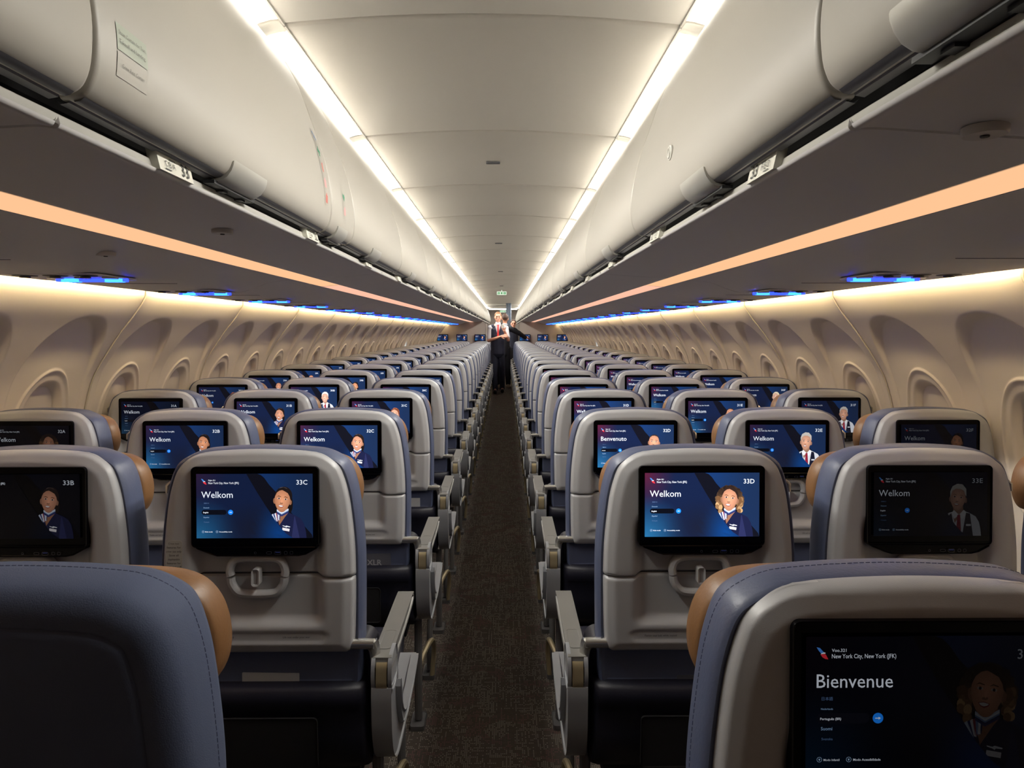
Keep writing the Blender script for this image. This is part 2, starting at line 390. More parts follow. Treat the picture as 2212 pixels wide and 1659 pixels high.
    poly(mb, SM([(X(1388), Y(772)), (X(1440), Y(768)), (X(1492), Y(790)), (X(1478), Y(815)), (X(1440), Y(828)), (X(1405), Y(808))]), (150, 62, 58), 9)
    poly(mb, SM([(X(1396), Y(778)), (X(1440), Y(776)), (X(1484), Y(793)), (X(1468), Y(806)), (X(1438), Y(812)), (X(1410), Y(800))]), (232, 224, 220), 9.1)
LANG = {'Welkom': ['繁體中文', 'Deutsch', 'English', 'Español', 'Français', 'Kids mode', 'Accessibility mode', 'Flight 321'],
        'Benvenuto': ['日本語 한국어', '繁體中文', 'Deutsch', 'English', 'Español', 'Kids mode', 'Accessibility mode', 'Flight 321'],
        'Bienvenue': ['日本語', 'Nederlands', 'Português (BR)', 'Suomi', 'Svenska', 'Modo Infantil', 'Modo Acessibilidade', 'Voo.321']}
def screen_mesh(number, greet='Welkom', kind='bun', red=.5, detail=2, dx=0, dy=0, bgf=1., ptf=1., nf=1.):
    mb = MB(); LV[0] = bgf
    # right-hand ground: blue, darker to the right
    for i in range(6):
        for j in range(10):
            x0, x1 = 900 + i * 170, min(1920, 900 + (i + 1) * 170); y0, y1 = 305 + j * 97.7, 305 + (j + 1) * 97.7
            q = [(x0, y0), (x1, y0), (x1, y1), (x0, y1)]
            b = len(mb.v)
            for (x, y) in q:
                t = min(1, max(0, (x - 1150) / 650)); s = (y - 305) / 977
                mb.v.append(SP(x, y, 0)); mb.c.append(L3(mixc(mixc((20, 52, 104), (22, 40, 72), t), (24, 42, 76), s)))
            mb.f.append([b, b + 1, b + 2, b + 3]); mb.m.append(0)
    poly(mb, [(900, 305), (1085, 305), (1140, 325), (1190, 370), (1260, 470), (1370, 590), (1500, 780), (1640, 950), (1800, 1110), (1905, 1230), (1920, 1281), (900, 1281)], (15, 16, 26), 2)
    LV[0] = ptf
    if kind: portrait(mb, kind, dx, dy)
    LV[0] = bgf
    # left panel over everything, red at top left, teal at the foot, blue along the curve
    ny, nx = 14, 14; base = len(mb.v)
    for j in range(ny + 1):
        y = 305 + 976 * j / ny; xr = left_curve(y)
        for i in range(nx + 1):
            x = 164 + (xr - 164) * i / nx; u, v = (x - 164) / 1000, (y - 305) / 977
            c = (18, 30, 62)
            c = mixc(c, (96, 26, 50), max(0, 1 - math.hypot(u * 2.2, v * 1.7)) * red * .95 if red else 0)
            c = mixc(c, (34, 104, 150), max(0, 1 - math.hypot(u * 1.5, (1 - v) * 1.5)) * .95)
            c = mixc(c, (22, 26, 44), max(0, 1 - math.hypot((u - .85) * 1.8, (v - .85) * 2.2)) * .9)
            c = mixc(c, (12, 64, 132), max(0, 1 - math.hypot((u - 1.25) * 2.6, (v - .95) * 1.8)))
            mb.v.append(SP(x, y, 10)); mb.c.append(L3(c))
    for j in range(ny):
        for i in range(nx):
            a = base + j * (nx + 1) + i; mb.f.append([a, a + 1, a + nx + 2, a + nx + 1]); mb.m.append(0)
    LV[0] = 1.; Wt = (226, 232, 244); wl = L3(Wt)
    def tx(s, x, y, w, col=wl, bold=.0, lay=12, h=None): add_text(mb, s, lambda u, v: SP(x + u, y - v, lay), w, col=col, bold=bold, h=h)
    poly(mb, [(238, 378), (262, 384), (290, 415), (272, 425), (252, 402)], (70, 130, 210), 12)
    poly(mb, [(290, 415), (302, 418), (300, 424), (268, 428), (272, 422)], (235, 238, 245), 12.1)
    poly(mb, [(266, 430), (300, 426), (308, 438), (322, 465), (300, 462), (280, 450)], (214, 50, 62), 12)
    T = LANG[greet]
    tx(greet, 240, 668, {'Welkom': 474, 'Benvenuto': 590, 'Bienvenue': 545}[greet], bold=.002, h=98)
    if number: tx(number, 1676, 468, 166, tuple(q * nf for q in wl), bold=.006, h=70)
    tx('New York City, New York (JFK)', 347, 458, 460, bold=.006, h=31)
    if detail >= 1:
        tx(T[7], 347, 412, 104, bold=.01)
        poly(mb, rrect(430, 887, 374, 74, 36.9, 6)[::-1], (9, 11, 20), 11)
        ellp(mb, 680, 887, 38, 38, (30, 132, 244), 12, 24)
        poly(mb, [(660, 884), (684, 884), (684, 876), (700, 887), (684, 898), (684, 890), (660, 890)], (226, 236, 250), 13)
        g1, g2 = L3((130, 160, 196)), L3((84, 110, 150))
        tx(T[0], 277, 757, 80, g2); tx(T[1], 272, 826, 86, g1, .01); tx(T[2], 267, 899, 78 if len(T[2]) < 9 else 150, wl, .015)
        tx(T[3], 272, 972, 82, g1, .01); tx(T[4], 277, 1043, 80, g2)
        tx(T[5], 293, 1192, 114, wl, .01); tx(T[6], 505, 1192, 196, wl, .01)
        for cx in (263, 473):
            for k in range(16):
                a, b = 2 * math.pi * k / 16, 2 * math.pi * (k + 1) / 16
                mb.add([SP(cx + r * math.cos(t), 1182 + r * math.sin(t), 12) for r, t in ((19, a), (19, b), (16, b), (16, a))], [(0, 1, 2, 3)], 0, L3((150, 176, 206)))
            poly(mb, [(cx - 7, 1176), (cx + 7, 1176), (cx + 3, 1190), (cx - 3, 1190)], (150, 176, 206), 12)
    return mb.mesh('screen', 'screen', angle=180, recalc=False, colors=True)

# ------------------------------------------------------------------ cabin shell
Y0, Y1 = -1.4, 24.0
def strip_profile(prof, y0, y1, sgn, name, m, thick=0, ny=1):
    mb = MB(); P = [[(sgn * x, y0 + (y1 - y0) * j / ny, z) for j in range(ny + 1)] for x, z in prof]
    mb.grid(P); return mb.mesh(name, m, recalc=False)
fl = MB(); fl.add([(-1.85, Y0, 0), (1.85, Y0, 0), (1.85, 27, 0), (-1.85, 27, 0)], [(0, 1, 2, 3)])
tag(put('floor', fl.mesh('floor', 'carpet')), kind='structure')
# ceiling: arched panels with lipped cross joints
CX, CZ = .533, 2.230
def ceil_z(x): return 2.257 - .027 * (x / CX) ** 2
def ceiling_panel(length):
    mb = MB(); xs = [CX * math.sin(math.pi / 2 * t / 10) for t in range(-10, 11)]
    ys = [0, .004, .010, .018, length - .010, length - .004, length]; dz = [.012, .004, 0, 0, 0, .003, .012]
    mb.grid([[(x, y, ceil_z(x) + d) for x in xs] for y, d in zip(ys, dz)])
    for s in (-1, 1):   # down-turned light-catching lip
        mb.box((s * (CX + .002), length / 2, CZ + .004), (.006, length - .004, .016))
    return mb.mesh('ceiling_panel', 'ceil')
cp = ceiling_panel(1.065)
ceil_root = tag(bpy.data.objects.new('ceiling', None), kind='structure'); link(ceil_root)
JY = 1.915
js = [JY + 1.067 * k for k in range(-3, 21)]
for y in js:
    put('ceiling_panel', cp, ceil_root, (0, y, 0))
back = MB(); back.grid([[(x, y, 2.32) for x in (-.75, .75)] for y in (Y0, 27)]); put('upper_lining', back.mesh('upper_lining', 'ceil'), ceil_root)
# sensor plates in the ceiling
sm = MB(); sm.prism(rrect(0, 0, .07, .03, .006), 0, .006, 'z', .001); smm = sm.mesh('ceiling_sensor', 'bintrim')
for k in range(4):
    o = put('ceiling_sensor', smm, None, (.0, 3.52 + 3.2 * k, 2.249))
    tag(o, ['small dark rectangular plate on the ceiling centreline, nearest the camera', 'small dark plate on the ceiling centreline, second from the camera',
            'third small dark plate along the ceiling centreline', 'farthest small dark plate on the ceiling before the exit sign'][k], 'ceiling plate', 'small dark plates along the ceiling centreline')
# cove lights between ceiling and bins
def mirror_mesh(me):
    m2 = me.copy(); n = len(m2.vertices); co = np.empty(n * 3, 'f'); m2.vertices.foreach_get('co', co); co[0::3] *= -1
    m2.vertices.foreach_set('co', co); m2.flip_normals(); m2.update(); return m2
def both(me): return {1: me, -1: mirror_mesh(me)}
def ceiling_light_meshes():
    d = MB(); prof = [(CX + .006, 2.230), (CX + .03, 2.227), (CX + .055, 2.220), (CX + .085, 2.207)]
    d.grid([[(x, y, z) for y in (.035, 1.03)] for x, z in prof]); dm = d.mesh('diffuser', 'e_ceil', recalc=False)
    c = MB(); a, b = 1.031, 1.099
    c.grid([[(x, y, z) for y in (a, b)] for x, z in [(x, z + .001) for x, z in prof] + [(x, z - .004) for x, z in prof[::-1]]])
    l = MB(); l.add([(.602, .04, 2.196), (.602, 1.025, 2.196), (.616, 1.025, 2.186), (.616, .04, 2.186)], [(0, 1, 2, 3)])
    return dm, c.mesh('end_cap', 'ceiltrim', recalc=False), l.mesh('led_tape', 'e_tape', recalc=False)
dm, cm, tm_ = ceiling_light_meshes(); tms = both(tm_)
ORD = ['nearest', 'second', 'third', 'fourth', 'fifth', 'sixth', 'seventh', 'eighth', 'ninth', 'tenth', 'eleventh', 'twelfth', 'thirteenth', 'fourteenth', 'fifteenth',
       'sixteenth', 'seventeenth', 'eighteenth', 'nineteenth', 'twentieth', 'twenty-first', 'twenty-second', 'twenty-third', 'twenty-fourth', 'twenty-fifth', 'twenty-sixth',
       'twenty-seventh', 'twenty-eighth', 'twenty-ninth', 'thirtieth', 'thirty-first', 'thirty-second', 'thirty-third', 'thirty-fourth', 'thirty-fifth']
SIDE = {-1: 'left', 1: 'right'}
dms, cms = both(dm), both(cm)
for s in (-1, 1):
    for k, y in enumerate(js[2:]):
        t = thing('ceiling_light', (0, y, 0), f'{ORD[k]} white light panel in the {SIDE[s]} ceiling cove counting from the camera', 'light', f'white cove lights along the {SIDE[s]} ceiling edge')
        put('diffuser', dms[s], t); put('end_cap', cms[s], t); put('led_tape', tms[s], t); wash(t, s)
# ------------------------------------------------------------------ underside panels, rails, orange lights
UND = [(.468, 1.654), (.470, 1.650), (.476, 1.648), (.50, 1.650), (.60, 1.644), (.70, 1.638), (.7565, 1.634)]
UND2 = [(.8555, 1.627), (.95, 1.614), (1.01, 1.592), (1.06, 1.576), (1.11, 1.5695), (1.20, 1.567), (1.30, 1.566), (1.365, 1.566), (1.380, 1.570), (1.384, 1.58), (1.385, 1.63)]
def panel_pair(length):
    mb = MB(); g = .0015
    for pr in (catmull(UND, 3), catmull(UND2, 3)):
        mb.grid([[(x, g, z + .008)] + [(x, y, z) for y in (g + .003, length - g - .003)] + [(x, length - g, z + .008)] for x, z in pr])
    # the trough the orange light sits in, and its outer lip
    mb.grid([[(x, y, z) for y in (g, length - g)] for x, z in ((.7565, 1.634), (.7565, 1.645), (.8555, 1.640), (.8555, 1.627))])
    return mb.mesh('underside_panel', 'under')
pp = both(panel_pair(2.134))
RL = MB()
RL.grid([[(x, y, z) for y in (0, 2.134)] for x, z in ((.470, 1.653), (.4725, 1.6535), (.474, 1.655), (.4785, 1.669), (.484, 1.671))])
rl = both(RL.mesh('rail', 'rail'))
RD = MB()
RD.grid([[(x, y, z) for y in (0, 2.134)] for x, z in ((.484, 1.671), (.50, 1.684), (.50, 1.715), (.45, 1.725))])
rd = both(RD.mesh('rail_channel', 'bindark'))
for s in (-1, 1):
    tr = tag(bpy.data.objects.new('trim_1' if s < 0 else 'trim_2', None), kind='structure'); link(tr)
    for k in range(-1, 11):
        y = .83 + 2.134 * k
        put('underside_panel', pp[s], tr, (0, y, 0)); put('rail', rl[s], tr, (0, y, 0)); put('rail_channel', rd[s], tr, (0, y, 0))
ol = MB(); ol.grid([[(x, y, z) for y in (.006, 2.58)] for x, z in ((.759, 1.6335), (.79, 1.6305), (.825, 1.628), (.848, 1.6265))])
oll = MB(); oll.grid([[(x, y, z) for y in (.006, 2.58)] for x, z in ((.848, 1.6265), (.854, 1.6275), (.855, 1.634))])
om, op, olm = both(ol.mesh('diffuser', 'e_orange')), both(ol.mesh('diffuser', 'e_pink')), both(oll.mesh('lip', 'under'))
for s in (-1, 1):
    for k in range(-1, 8):
        y = 3.42 - 2.59 + 2.59 * k
        t = thing('mood_light', (0, y, 0), f'{"orange" if k < 1 else "pinkish orange"} light strip under the {SIDE[s]} bins, {ORD[k + 1]} length from the camera', 'light', f'orange light strips under the {SIDE[s]} bins')
        put('diffuser', (om if k < 1 else op)[s], t); put('lip', olm[s], t)
# ------------------------------------------------------------------ overhead bins
DOOR = catmull([(.470, 1.6835), (.455, 1.684), (.442, 1.689), (.432, 1.700), (.4245, 1.722), (.421, 1.762), (.424, 1.802), (.430, 1.84), (.445, 1.903), (.471, 1.98), (.503, 2.07), (.540, 2.14), (.572, 2.185), (.590, 2.196), (.60, 2.196)], 3)
def door_mesh(L):
    mb = MB(); nm = offset_open(DOOR, -.007)
    nrm = [(b[0] - a[0], b[1] - a[1]) for a, b in zip(DOOR, nm)]
    rows = []
    for y, o in ((.002, 1.4), (.003, .5), (.006, .12), (.010, 0), (L / 2, 0), (L - .010, 0), (L - .006, .12), (L - .003, .5), (L - .002, 1.4)):
        rows.append([(x + n[0] * o, y, z + n[1] * o) for (x, z), n in zip(DOOR, nrm)])
    mb.grid(rows); return mb.mesh('bin_door', 'bin', angle=60)
def offset_open(pts, d):
    p = np.array(pts); t = np.gradient(p, axis=0); t /= np.linalg.norm(t, axis=1, keepdims=True)
    return [tuple(q) for q in p + np.stack([-t[:, 1], t[:, 0]], 1) * d]
def edge_mesh(L):   # grey plastic strip along the foot of the door
    mb = MB()
    mb.grid([[(x, y, z) for y in (.01, L - .01)] for x, z in ((.444, 1.6875), (.449, 1.6835), (.456, 1.682), (.458, 1.6845), (.461, 1.6845), (.463, 1.681), (.474, 1.679), (.478, 1.684))])
    return mb.mesh('bottom_strip', 'bintrim')
def latch_mesh(w=.17):
    mb = MB(); pr = [(.4285, 1.712), (.4235, 1.713), (.4245, 1.706), (.4295, 1.694), (.4385, 1.682), (.450, 1.675), (.470, 1.672), (.470, 1.677), (.451, 1.681), (.442, 1.688), (.433, 1.700)]
    rings = []
    for y, k in ((-w / 2, .9), (-w / 2 + .004, 1), (w / 2 - .004, 1), (w / 2, .9)):
        cx, cz = .436, 1.70
        rings.append([(cx + (x - cx) * k, y, cz + (z - cz) * k) for x, z in pr])
    mb.loft(rings); return mb.mesh('latch', 'latch')
def catch_mesh(w=.17):
    mb = MB(); mb.box((.466, 0, 1.673), (.02, w * 1.15, .006)); mb.box((.472, -.03, 1.672), (.016, .02, .012)); mb.box((.472, .055, 1.672), (.016, .02, .012))
    return mb.mesh('latch_catch', 'bindark')
lm, cmh = both(latch_mesh()), both(catch_mesh())
lm2, cmh2 = both(latch_mesh(.12)), both(catch_mesh(.12))
def surf(x_side, h):   # point on the door's outer face at height h
    pts = [p for p in DOOR if p[1] > 1.70]
    return float(np.interp(h, [p[1] for p in pts], [p[0] for p in pts]))
seams = {-1: [-.29, .835, 1.93, 2.22, 3.23] + [3.23 + 1.075 * k for k in range(1, 20)], 1: [-.31, .82, 2.0] + [2.0 + 1.11 * k for k in range(1, 20)]}
lat = {-1: {0: .47, 1: 1.335, 2: 2.075, 3: 2.63}, 1: {0: .59, 1: 1.37, 2: 2.53}}
dcache = {}
bins = {}
for s in (-1, 1):
    sm_ = seams[s]
    for k in range(len(sm_) - 1):
        a, b = sm_[k], sm_[k + 1]
        if b > 24: break
        L = round(b - a, 3)
        if L not in dcache: dcache[L] = (both(door_mesh(L)), both(edge_mesh(L)))
        extra = {(-1, 0): 'cream bin door at the left picture edge, cut by the frame', (-1, 1): 'big cream left bin door with curtain stickers and a silver latch', (-1, 2): 'narrow cream left bin door with green and pink icon stickers',
                 (1, 0): 'cream right bin door at the top right corner with a large silver latch', (1, 1): 'big cream right bin door with a small round lock above the latch'}.get((s, k), f'cream overhead bin over the {SIDE[s]} seats, {ORD[k]} bin from the camera')
        t = thing('overhead_bin', (0, a, 0), extra, 'overhead bin', f'overhead bins along the {SIDE[s]} side')
        d = put('bin_door', dcache[L][0][s], t); put('bottom_strip', dcache[L][1][s], t)
        ly = lat[s].get(k, a + L * .42) - a
        sm2 = L < .5
        put('latch', (lm2 if sm2 else lm)[s], d, (0, ly, 0), 'silver latch flap'); put('latch_catch', (cmh2 if sm2 else cmh)[s], d, (0, ly, 0))
        bins[(s, k)] = (t, a)
# stickers on the left bin doors
def on_door(s, h0, fy, lift=.0008):
    """returns a map (u along +y or -y, v up the door surface from height h0) -> point in cabin coordinates"""
    def f(u, v, y0, ydir):
        h = h0 + v; x = surf(s, h) - lift; return (s * x, y0 + ydir * u, h)
    return f
def sticker(name, parent, s, y0, y1, h0, h1, m, ax, lift=.0008, items=(), label=None, r=.006):
    """rounded plate between y0..y1, h0..h1; items are (text, y, h, width, material)."""
    mb = MB(); mats = [m]
    pts = [(y, h) for y, h in rrect((y0 + y1) / 2, (h0 + h1) / 2, abs(y1 - y0), h1 - h0, r)]
    rows = 8
    for i in range(rows):
        ha, hb = h0 + (h1 - h0) * i / rows, h0 + (h1 - h0) * (i + 1) / rows
        mb.add([(s * (surf(s, h) - lift), y - ax, h) for y, h in ((y0, ha), (y1, ha), (y1, hb), (y0, hb))], [(0, 1, 2, 3)])
    for it in items:
        txt, y, h, w, mm = it
        if mm not in mats: mats.append(mm)
        mi = mats.index(mm)
        if isinstance(txt, str):
            # read from the aisle: text runs towards the camera on the right side, away on the left
            add_text(mb, txt, lambda u, v: (s * (surf(s, h + v) - lift * 2), y + (u if s < 0 else -u) - ax, h + v), w, mi)
        else:
            P = [(s * (surf(s, h + q[1] * w) - lift * 2), y + (q[0] if s < 0 else -q[0]) * w - ax, h + q[1] * w) for q in txt]
            tri = tessellate_polygon([[Vector(p) for p in P]]); mb.add(P, [list(t_) for t_ in tri], mi)
    return put(name, mb.mesh(name, mats, recalc=False), parent, None, label)
t, ax = bins[(-1, 1)]
sticker('sticker', t, -1, .878, .950, 1.757, 1.790, 'sticker_green', ax, items=[('Stow Curtain for Taxi,', .882, 1.777, .064, 'print_soft'), ('Takeoff and Landing.', .882, 1.766, .062, 'print_soft')], label='pale green sticker about stowing the curtain')
sticker('sticker', t, -1, .878, .950, 1.725, 1.755, 'bin', ax, items=[('Crew Rest Curtain', .888, 1.738, .052, 'print_soft')], label='cream sticker reading Crew Rest Curtain')
ic_plane = [(-.5, .3), (-.2, .4), (.5, -.3), (.3, -.45), (0, -.1), (-.3, -.4), (-.1, 0)]
ic_cross = [(-.15, -.5), (.15, -.5), (.15, -.15), (.5, -.15), (.5, .15), (.15, .15), (.15, .5), (-.15, .5), (-.15, .15), (-.5, .15), (-.5, -.15), (-.15, -.15)]
ic_bag = [(-.4, -.5), (.4, -.5), (.4, .3), (.15, .3), (.15, .5), (-.15, .5), (-.15, .3), (-.4, .3)]
ic_heart = [(0, -.5), (.5, .1), (.35, .45), (0, .25), (-.35, .45), (-.5, .1)]
ic_ext = [(-.2, -.5), (.2, -.5), (.2, .2), (.4, .5), (-.1, .4), (-.2, .2)]
hh = [1.909, 1.868, 1.827, 1.786, 1.745]
for h, ic, c in zip(hh, (ic_plane, ic_cross, ic_ext, ic_bag, ic_bag), ('icon_blue', 'icon_green', 'icon_red', 'icon_pink', 'icon_red')):
    sticker('icon_sticker', t, -1, 1.855, 1.888, h, h + .036, 'bin', ax, items=[(ic, 1.8715, h + .019, .026, c)])
t, ax = bins[(-1, 2)]
for h, ic, c in zip((1.787, 1.747), (ic_heart, ic_bag), ('icon_green', 'icon_pink')):
    sticker('icon_sticker', t, -1, 2.06, 2.10, h, h + .036, 'bin', ax, items=[(ic, 2.08, h + .018, .026, c)])
t, ax = bins[(1, 1)]
mb = MB(); mb.disc((0, 0, 0), .0165, -.004, 0, 20); mb.tube([(-.0045, .009 * math.cos(a), .011 * math.sin(a)) for a in [2 * math.pi * k / 12 for k in range(12)]], .0022, 6, closed=True)
put('round_lock', mb.mesh('round_lock', 'white'), t, (surf(1, 1.80), 1.535 - ax, 1.80))
# row number plates on the rails
def row_sign(s, n):
    mb = MB()
    # slanted plate facing down towards the aisle
    A, B = (.4685, 1.6555), (.4765, 1.685)
    body = [(A[0] - .006, A[1] - .002), (A[0] + .010, A[1] - .003), (B[0] + .008, B[1]), (B[0] - .002, B[1] + .001), (B[0] - .008, B[1] - .003)]
    body = [(s * x, z) for x, z in body]
    rings = [[(x * 1, y, z) for x, z in body] for y in (-.056, -.050, .050, .056)]
    mb.loft(rings)
    def on(u, v):   # u 0..0.1 reading direction, v 0..0.028 up
        t_ = v / .030; x = (A[0] - .0065) + t_ * ((B[0] - .0085) - (A[0] - .0065)); z = A[1] - .0028 + t_ * .0285
        return (s * (x - .0012), (-.05 + u) if s < 0 else (.05 - u), z)
    if n:
        if s < 0:
            add_text(mb, 'C B A', lambda u, v: on(.012 + u, .010 + v), .034, 1); add_text(mb, str(n), lambda u, v: on(.066 + u, .006 + v), .026, 1, bold=.004)
            mb.add([on(.010, .005), on(.030, .005), on(.030, .0065), on(.010, .0065)], [(0, 1, 2, 3)], 1)
            mb.add([on(.028, .023), on(.048, .023), on(.048, .0245), on(.028, .0245)], [(0, 1, 2, 3)], 1)
        else:
            add_text(mb, 'F E D', lambda u, v: on(.054 + u, .010 + v), .034, 1); add_text(mb, str(n), lambda u, v: on(.010 + u, .006 + v), .026, 1, bold=.004)
            mb.add([on(.066, .005), on(.088, .005), on(.088, .0065), on(.066, .0065)], [(0, 1, 2, 3)], 1)
            mb.add([on(.050, .023), on(.070, .023), on(.070, .0245), on(.050, .0245)], [(0, 1, 2, 3)], 1)
    return mb.mesh('row_sign', ['signwhite', 'print'], recalc=False)
blank = {s: row_sign(s, 0) for s in (-1, 1)}
for s in (-1, 1):
    for k in range(21):
        n = 33 - k; me = row_sign(s, n) if k < 8 else blank[s]
        o = put('row_sign', me, None, (0, 1.115 + .775 * k if s < 0 else 1.105 + .775 * k, 0))
        tag(o, (f'white row {n} number plate on the {SIDE[s]} bin rail' if k < 2 else f'small white row plate on the {SIDE[s]} bin rail, {ORD[k]} from the camera'), 'row sign', f'row number plates on the {SIDE[s]} bin rail')
# round discs on the underside, service units with vents, lamps and the blue bar
dd = MB(); dd.disc((0, 0, 0), .024, -.010); dd.disc((0, 0, -.010), .005, -.002, 2, 12, 1); ddm = dd.mesh('underside_disc', ['disc', 'vent'])
for (x, y, z, lab) in ((-.60, 1.62, 1.644, 'round pale disc under the left bins beside the orange strip'), (-.97, 1.79, 1.611, 'flat round disc under the left bins on the window side of the orange strip'),
                       (.61, .80, 1.6435, 'large round disc with a black centre under the right bins at the top right')):
    tag(put('underside_disc', ddm, None, (x, y, z)), lab, 'disc', 'round discs under the bins')
def psu_meshes():
    pl = MB(); pl.prism(rrect(1.218, 0, .28, .24, .03), 1.5705, 1.5745, 'z', .001); pl.xf(lambda x, y, z: (x, y, z - .0065)); pm = pl.mesh('plate', 'under')
    v = MB()
    for x in (1.13, 1.215, 1.30):
        v.disc((x, -.065, 1.5705), .030, -.003, 2, 24, 0); v.disc((x, -.065, 1.568), .014, -.009, 2, 16, 0)
    vm = MB(); vm.disc((0, 0, 0), .031, -.0015, 2, 24, 0); vm.disc((0, 0, -.001), .014, -.005, 2, 16, 0)
    l = MB(); l.disc((0, 0, 0), .022, -.004, 2, 20, 0)
    b = MB(); path = []
    def bar(mb, x0, x1, w, h, mi):
        mb.prism(rrect((x0 + x1) / 2, 0, x1 - x0, w, w * .48), -h, 0, 'z', .0015, mi)
    bar(b, 1.075, 1.290, .014, .009, 0); b2s = len(b.v)
    for c in (1.115, 1.245): bar(b, c - .030, c + .030, .018, .010, 1)
    return pm, vm.mesh('air_vent', ['vent', 'disc']), l.mesh('reading_lamp', 'lamp'), b.mesh('blue_indicator', ['e_blue', 'e_cyan'])
pm, vmm, lmm, bmm = psu_meshes(); pms, bms = both(pm), both(bmm)
sd = MB(); sd.prism(rrect(0, 0, .32, .003, .001), -.001, 0, 'z', .0003); sdm = sd.mesh('panel_gap', 'vent')
for s in (-1, 1):
    for k in range(-1, 20):
        y = 2.04 + .775 * k - (.05 if s > 0 else 0)
        t = thing('service_unit', (0, y, 0), f'passenger service unit with a glowing blue bar under the {SIDE[s]} bins, {ORD[k + 1]} from the camera', 'service unit', f'service units with blue bars under the {SIDE[s]} bins')
        put('plate', pms[s], t); put('blue_indicator', bms[s], t, (0, .045, 1.5645))
        if k < 9:
            for x in (1.13, 1.215, 1.30): put('air_vent', vmm, t, (s * x, -.075, 1.5645))
            for x in (1.10, 1.18, 1.26): put('reading_lamp', lmm, t, (s * x, -.005, 1.5645))
            put('panel_gap', sdm, t, (s * 1.20, .28, 1.567))
# ------------------------------------------------------------------ side walls
WP = [(1.480, 1.635), (1.462, 1.615), (1.450, 1.59), (1.447, 1.567), (1.452, 1.545), (1.492, 1.485), (1.553, 1.41), (1.605, 1.338), (1.650, 1.27), (1.688, 1.20), (1.720, 1.096), (1.740, 1.0), (1.752, .9), (1.757, .8)]
_wz = np.array([p[1] for p in WP][::-1]); _wx = np.array([p[0] for p in WP][::-1])
_cz = np.array([q[1] for q in catmull(WP, 6)][::-1]); _cx = np.array([q[0] for q in catmull(WP, 6)][::-1])
def wall_x(z): return np.interp(z, _cz, _cx)
WIN = .5335
def wall_relief(y, z):
    """distance the surface stands back from the plain wall, y measured from a window centre"""
    pr = (np.abs(y / .215)) ** 2.3 + (np.abs((z - 1.215) / .245)) ** 2.3
    pr = np.where(z < 1.215, np.abs(y / .215) ** 2.3, pr)
    petal = .040 * sst(1.05, .93, pr) * (.14 + .86 * sst(1.20, 1.43, z))
    r = ((y / .163) ** 2 + ((z - 1.02) / .240) ** 2) ** .5
    ring = -.0065 * sst(1.02, .99, r) * sst(.93, .985, r)
    q = (np.abs(y / .122) ** 2.4 + np.abs((z - 1.02) / .198) ** 2.4) ** (1 / 2.4)
    hole = .036 * sst(1.0, .84, q)
    return petal + ring + hole
def wall_panel(s):
    ys = np.linspace(.002, 1.065, 220); zs = np.concatenate([np.linspace(1.635, .80, 175), [.5, .2, 0.0]])
    mb = MB(); rows = []
    for z in zs:
        zz = max(z, .8); row = []
        for y in ys:
            yy = ((y - .2665) % WIN); yy = yy - WIN if yy > WIN / 2 else yy
            d = float(wall_relief(np.array(yy), np.array(z))) if z >= .8 else float(wall_relief(np.array(yy), np.array(.8)))
            e = .012 * (1 - min(1, min(y, 1.067 - y) / .006)) if z < 1.57 else 0
            row.append((s * (float(wall_x(zz)) + d + e), y, z))
        rows.append(row)
    mb.grid(rows, flip=(s < 0)); return mb.mesh('wall_panel', 'wall', angle=180, recalc=False)
wpm = {s: wall_panel(s) for s in (-1, 1)}
# window shade: a lens-shaped panel inside the opening
def shade_mesh(s, open_=False):
    mb = MB(); o = [(.104 * math.copysign(abs(math.cos(a)) ** (2 / 2.4), math.cos(a)), 1.02 + .178 * math.copysign(abs(math.sin(a)) ** (2 / 2.4), math.sin(a))) for a in [2 * math.pi * k / 48 for k in range(48)]]
    for rr in ((1, .040), (.97, .030), (.5, .028)): pass
    rings = [[(s * (float(wall_x(max(z2, .8))) + dpt), y2, z2) for y2, z2 in [(y * k, 1.02 + (z - 1.02) * k) for y, z in o]] for k, dpt in ((1, .040), (1, .034), (.97, .031), (.5, .029), (.02, .028))]
    mb.loft(rings, cap0=False); return mb.mesh('window_shade', 'e_day' if open_ else 'shade', angle=60)
shm = {(s, o): shade_mesh(s, o) for s in (-1, 1) for o in (False, True)}
# side wall light strips: a bright tube line above a short glowing panel
def wall_light():
    d = MB(); d.grid([[(x, y, z) for y in (.03, 1.035)] for x, z in ((1.3845, 1.5735), (1.3885, 1.5720), (1.3915, 1.5750))]); 
    t_ = MB(); t_.grid([[(x, y, z) for y in (0, 1.065)] for x, z in ((1.382, 1.632), (1.482, 1.640))])
    return d.mesh('diffuser', 'e_wall', recalc=False), t_.mesh('light_housing', 'wall', recalc=False)
wd, wh = wall_light(); wds, whs = both(wd), both(wh)
wt = MB(); wt.add([(1.387, .03, 1.584), (1.387, 1.035, 1.584), (1.3895, 1.035, 1.606), (1.3895, .03, 1.606)], [(0, 1, 2, 3)]); wts = both(wt.mesh('led_tape', 'e_wtape', recalc=False))
sp = MB(); sp.tube([(x - .002, 0, z) for x, z in catmull(WP, 4)], .0035, 6); sps = both(sp.mesh('seam_strip', 'sill'))
SEAM0 = 2.90; wn = 0
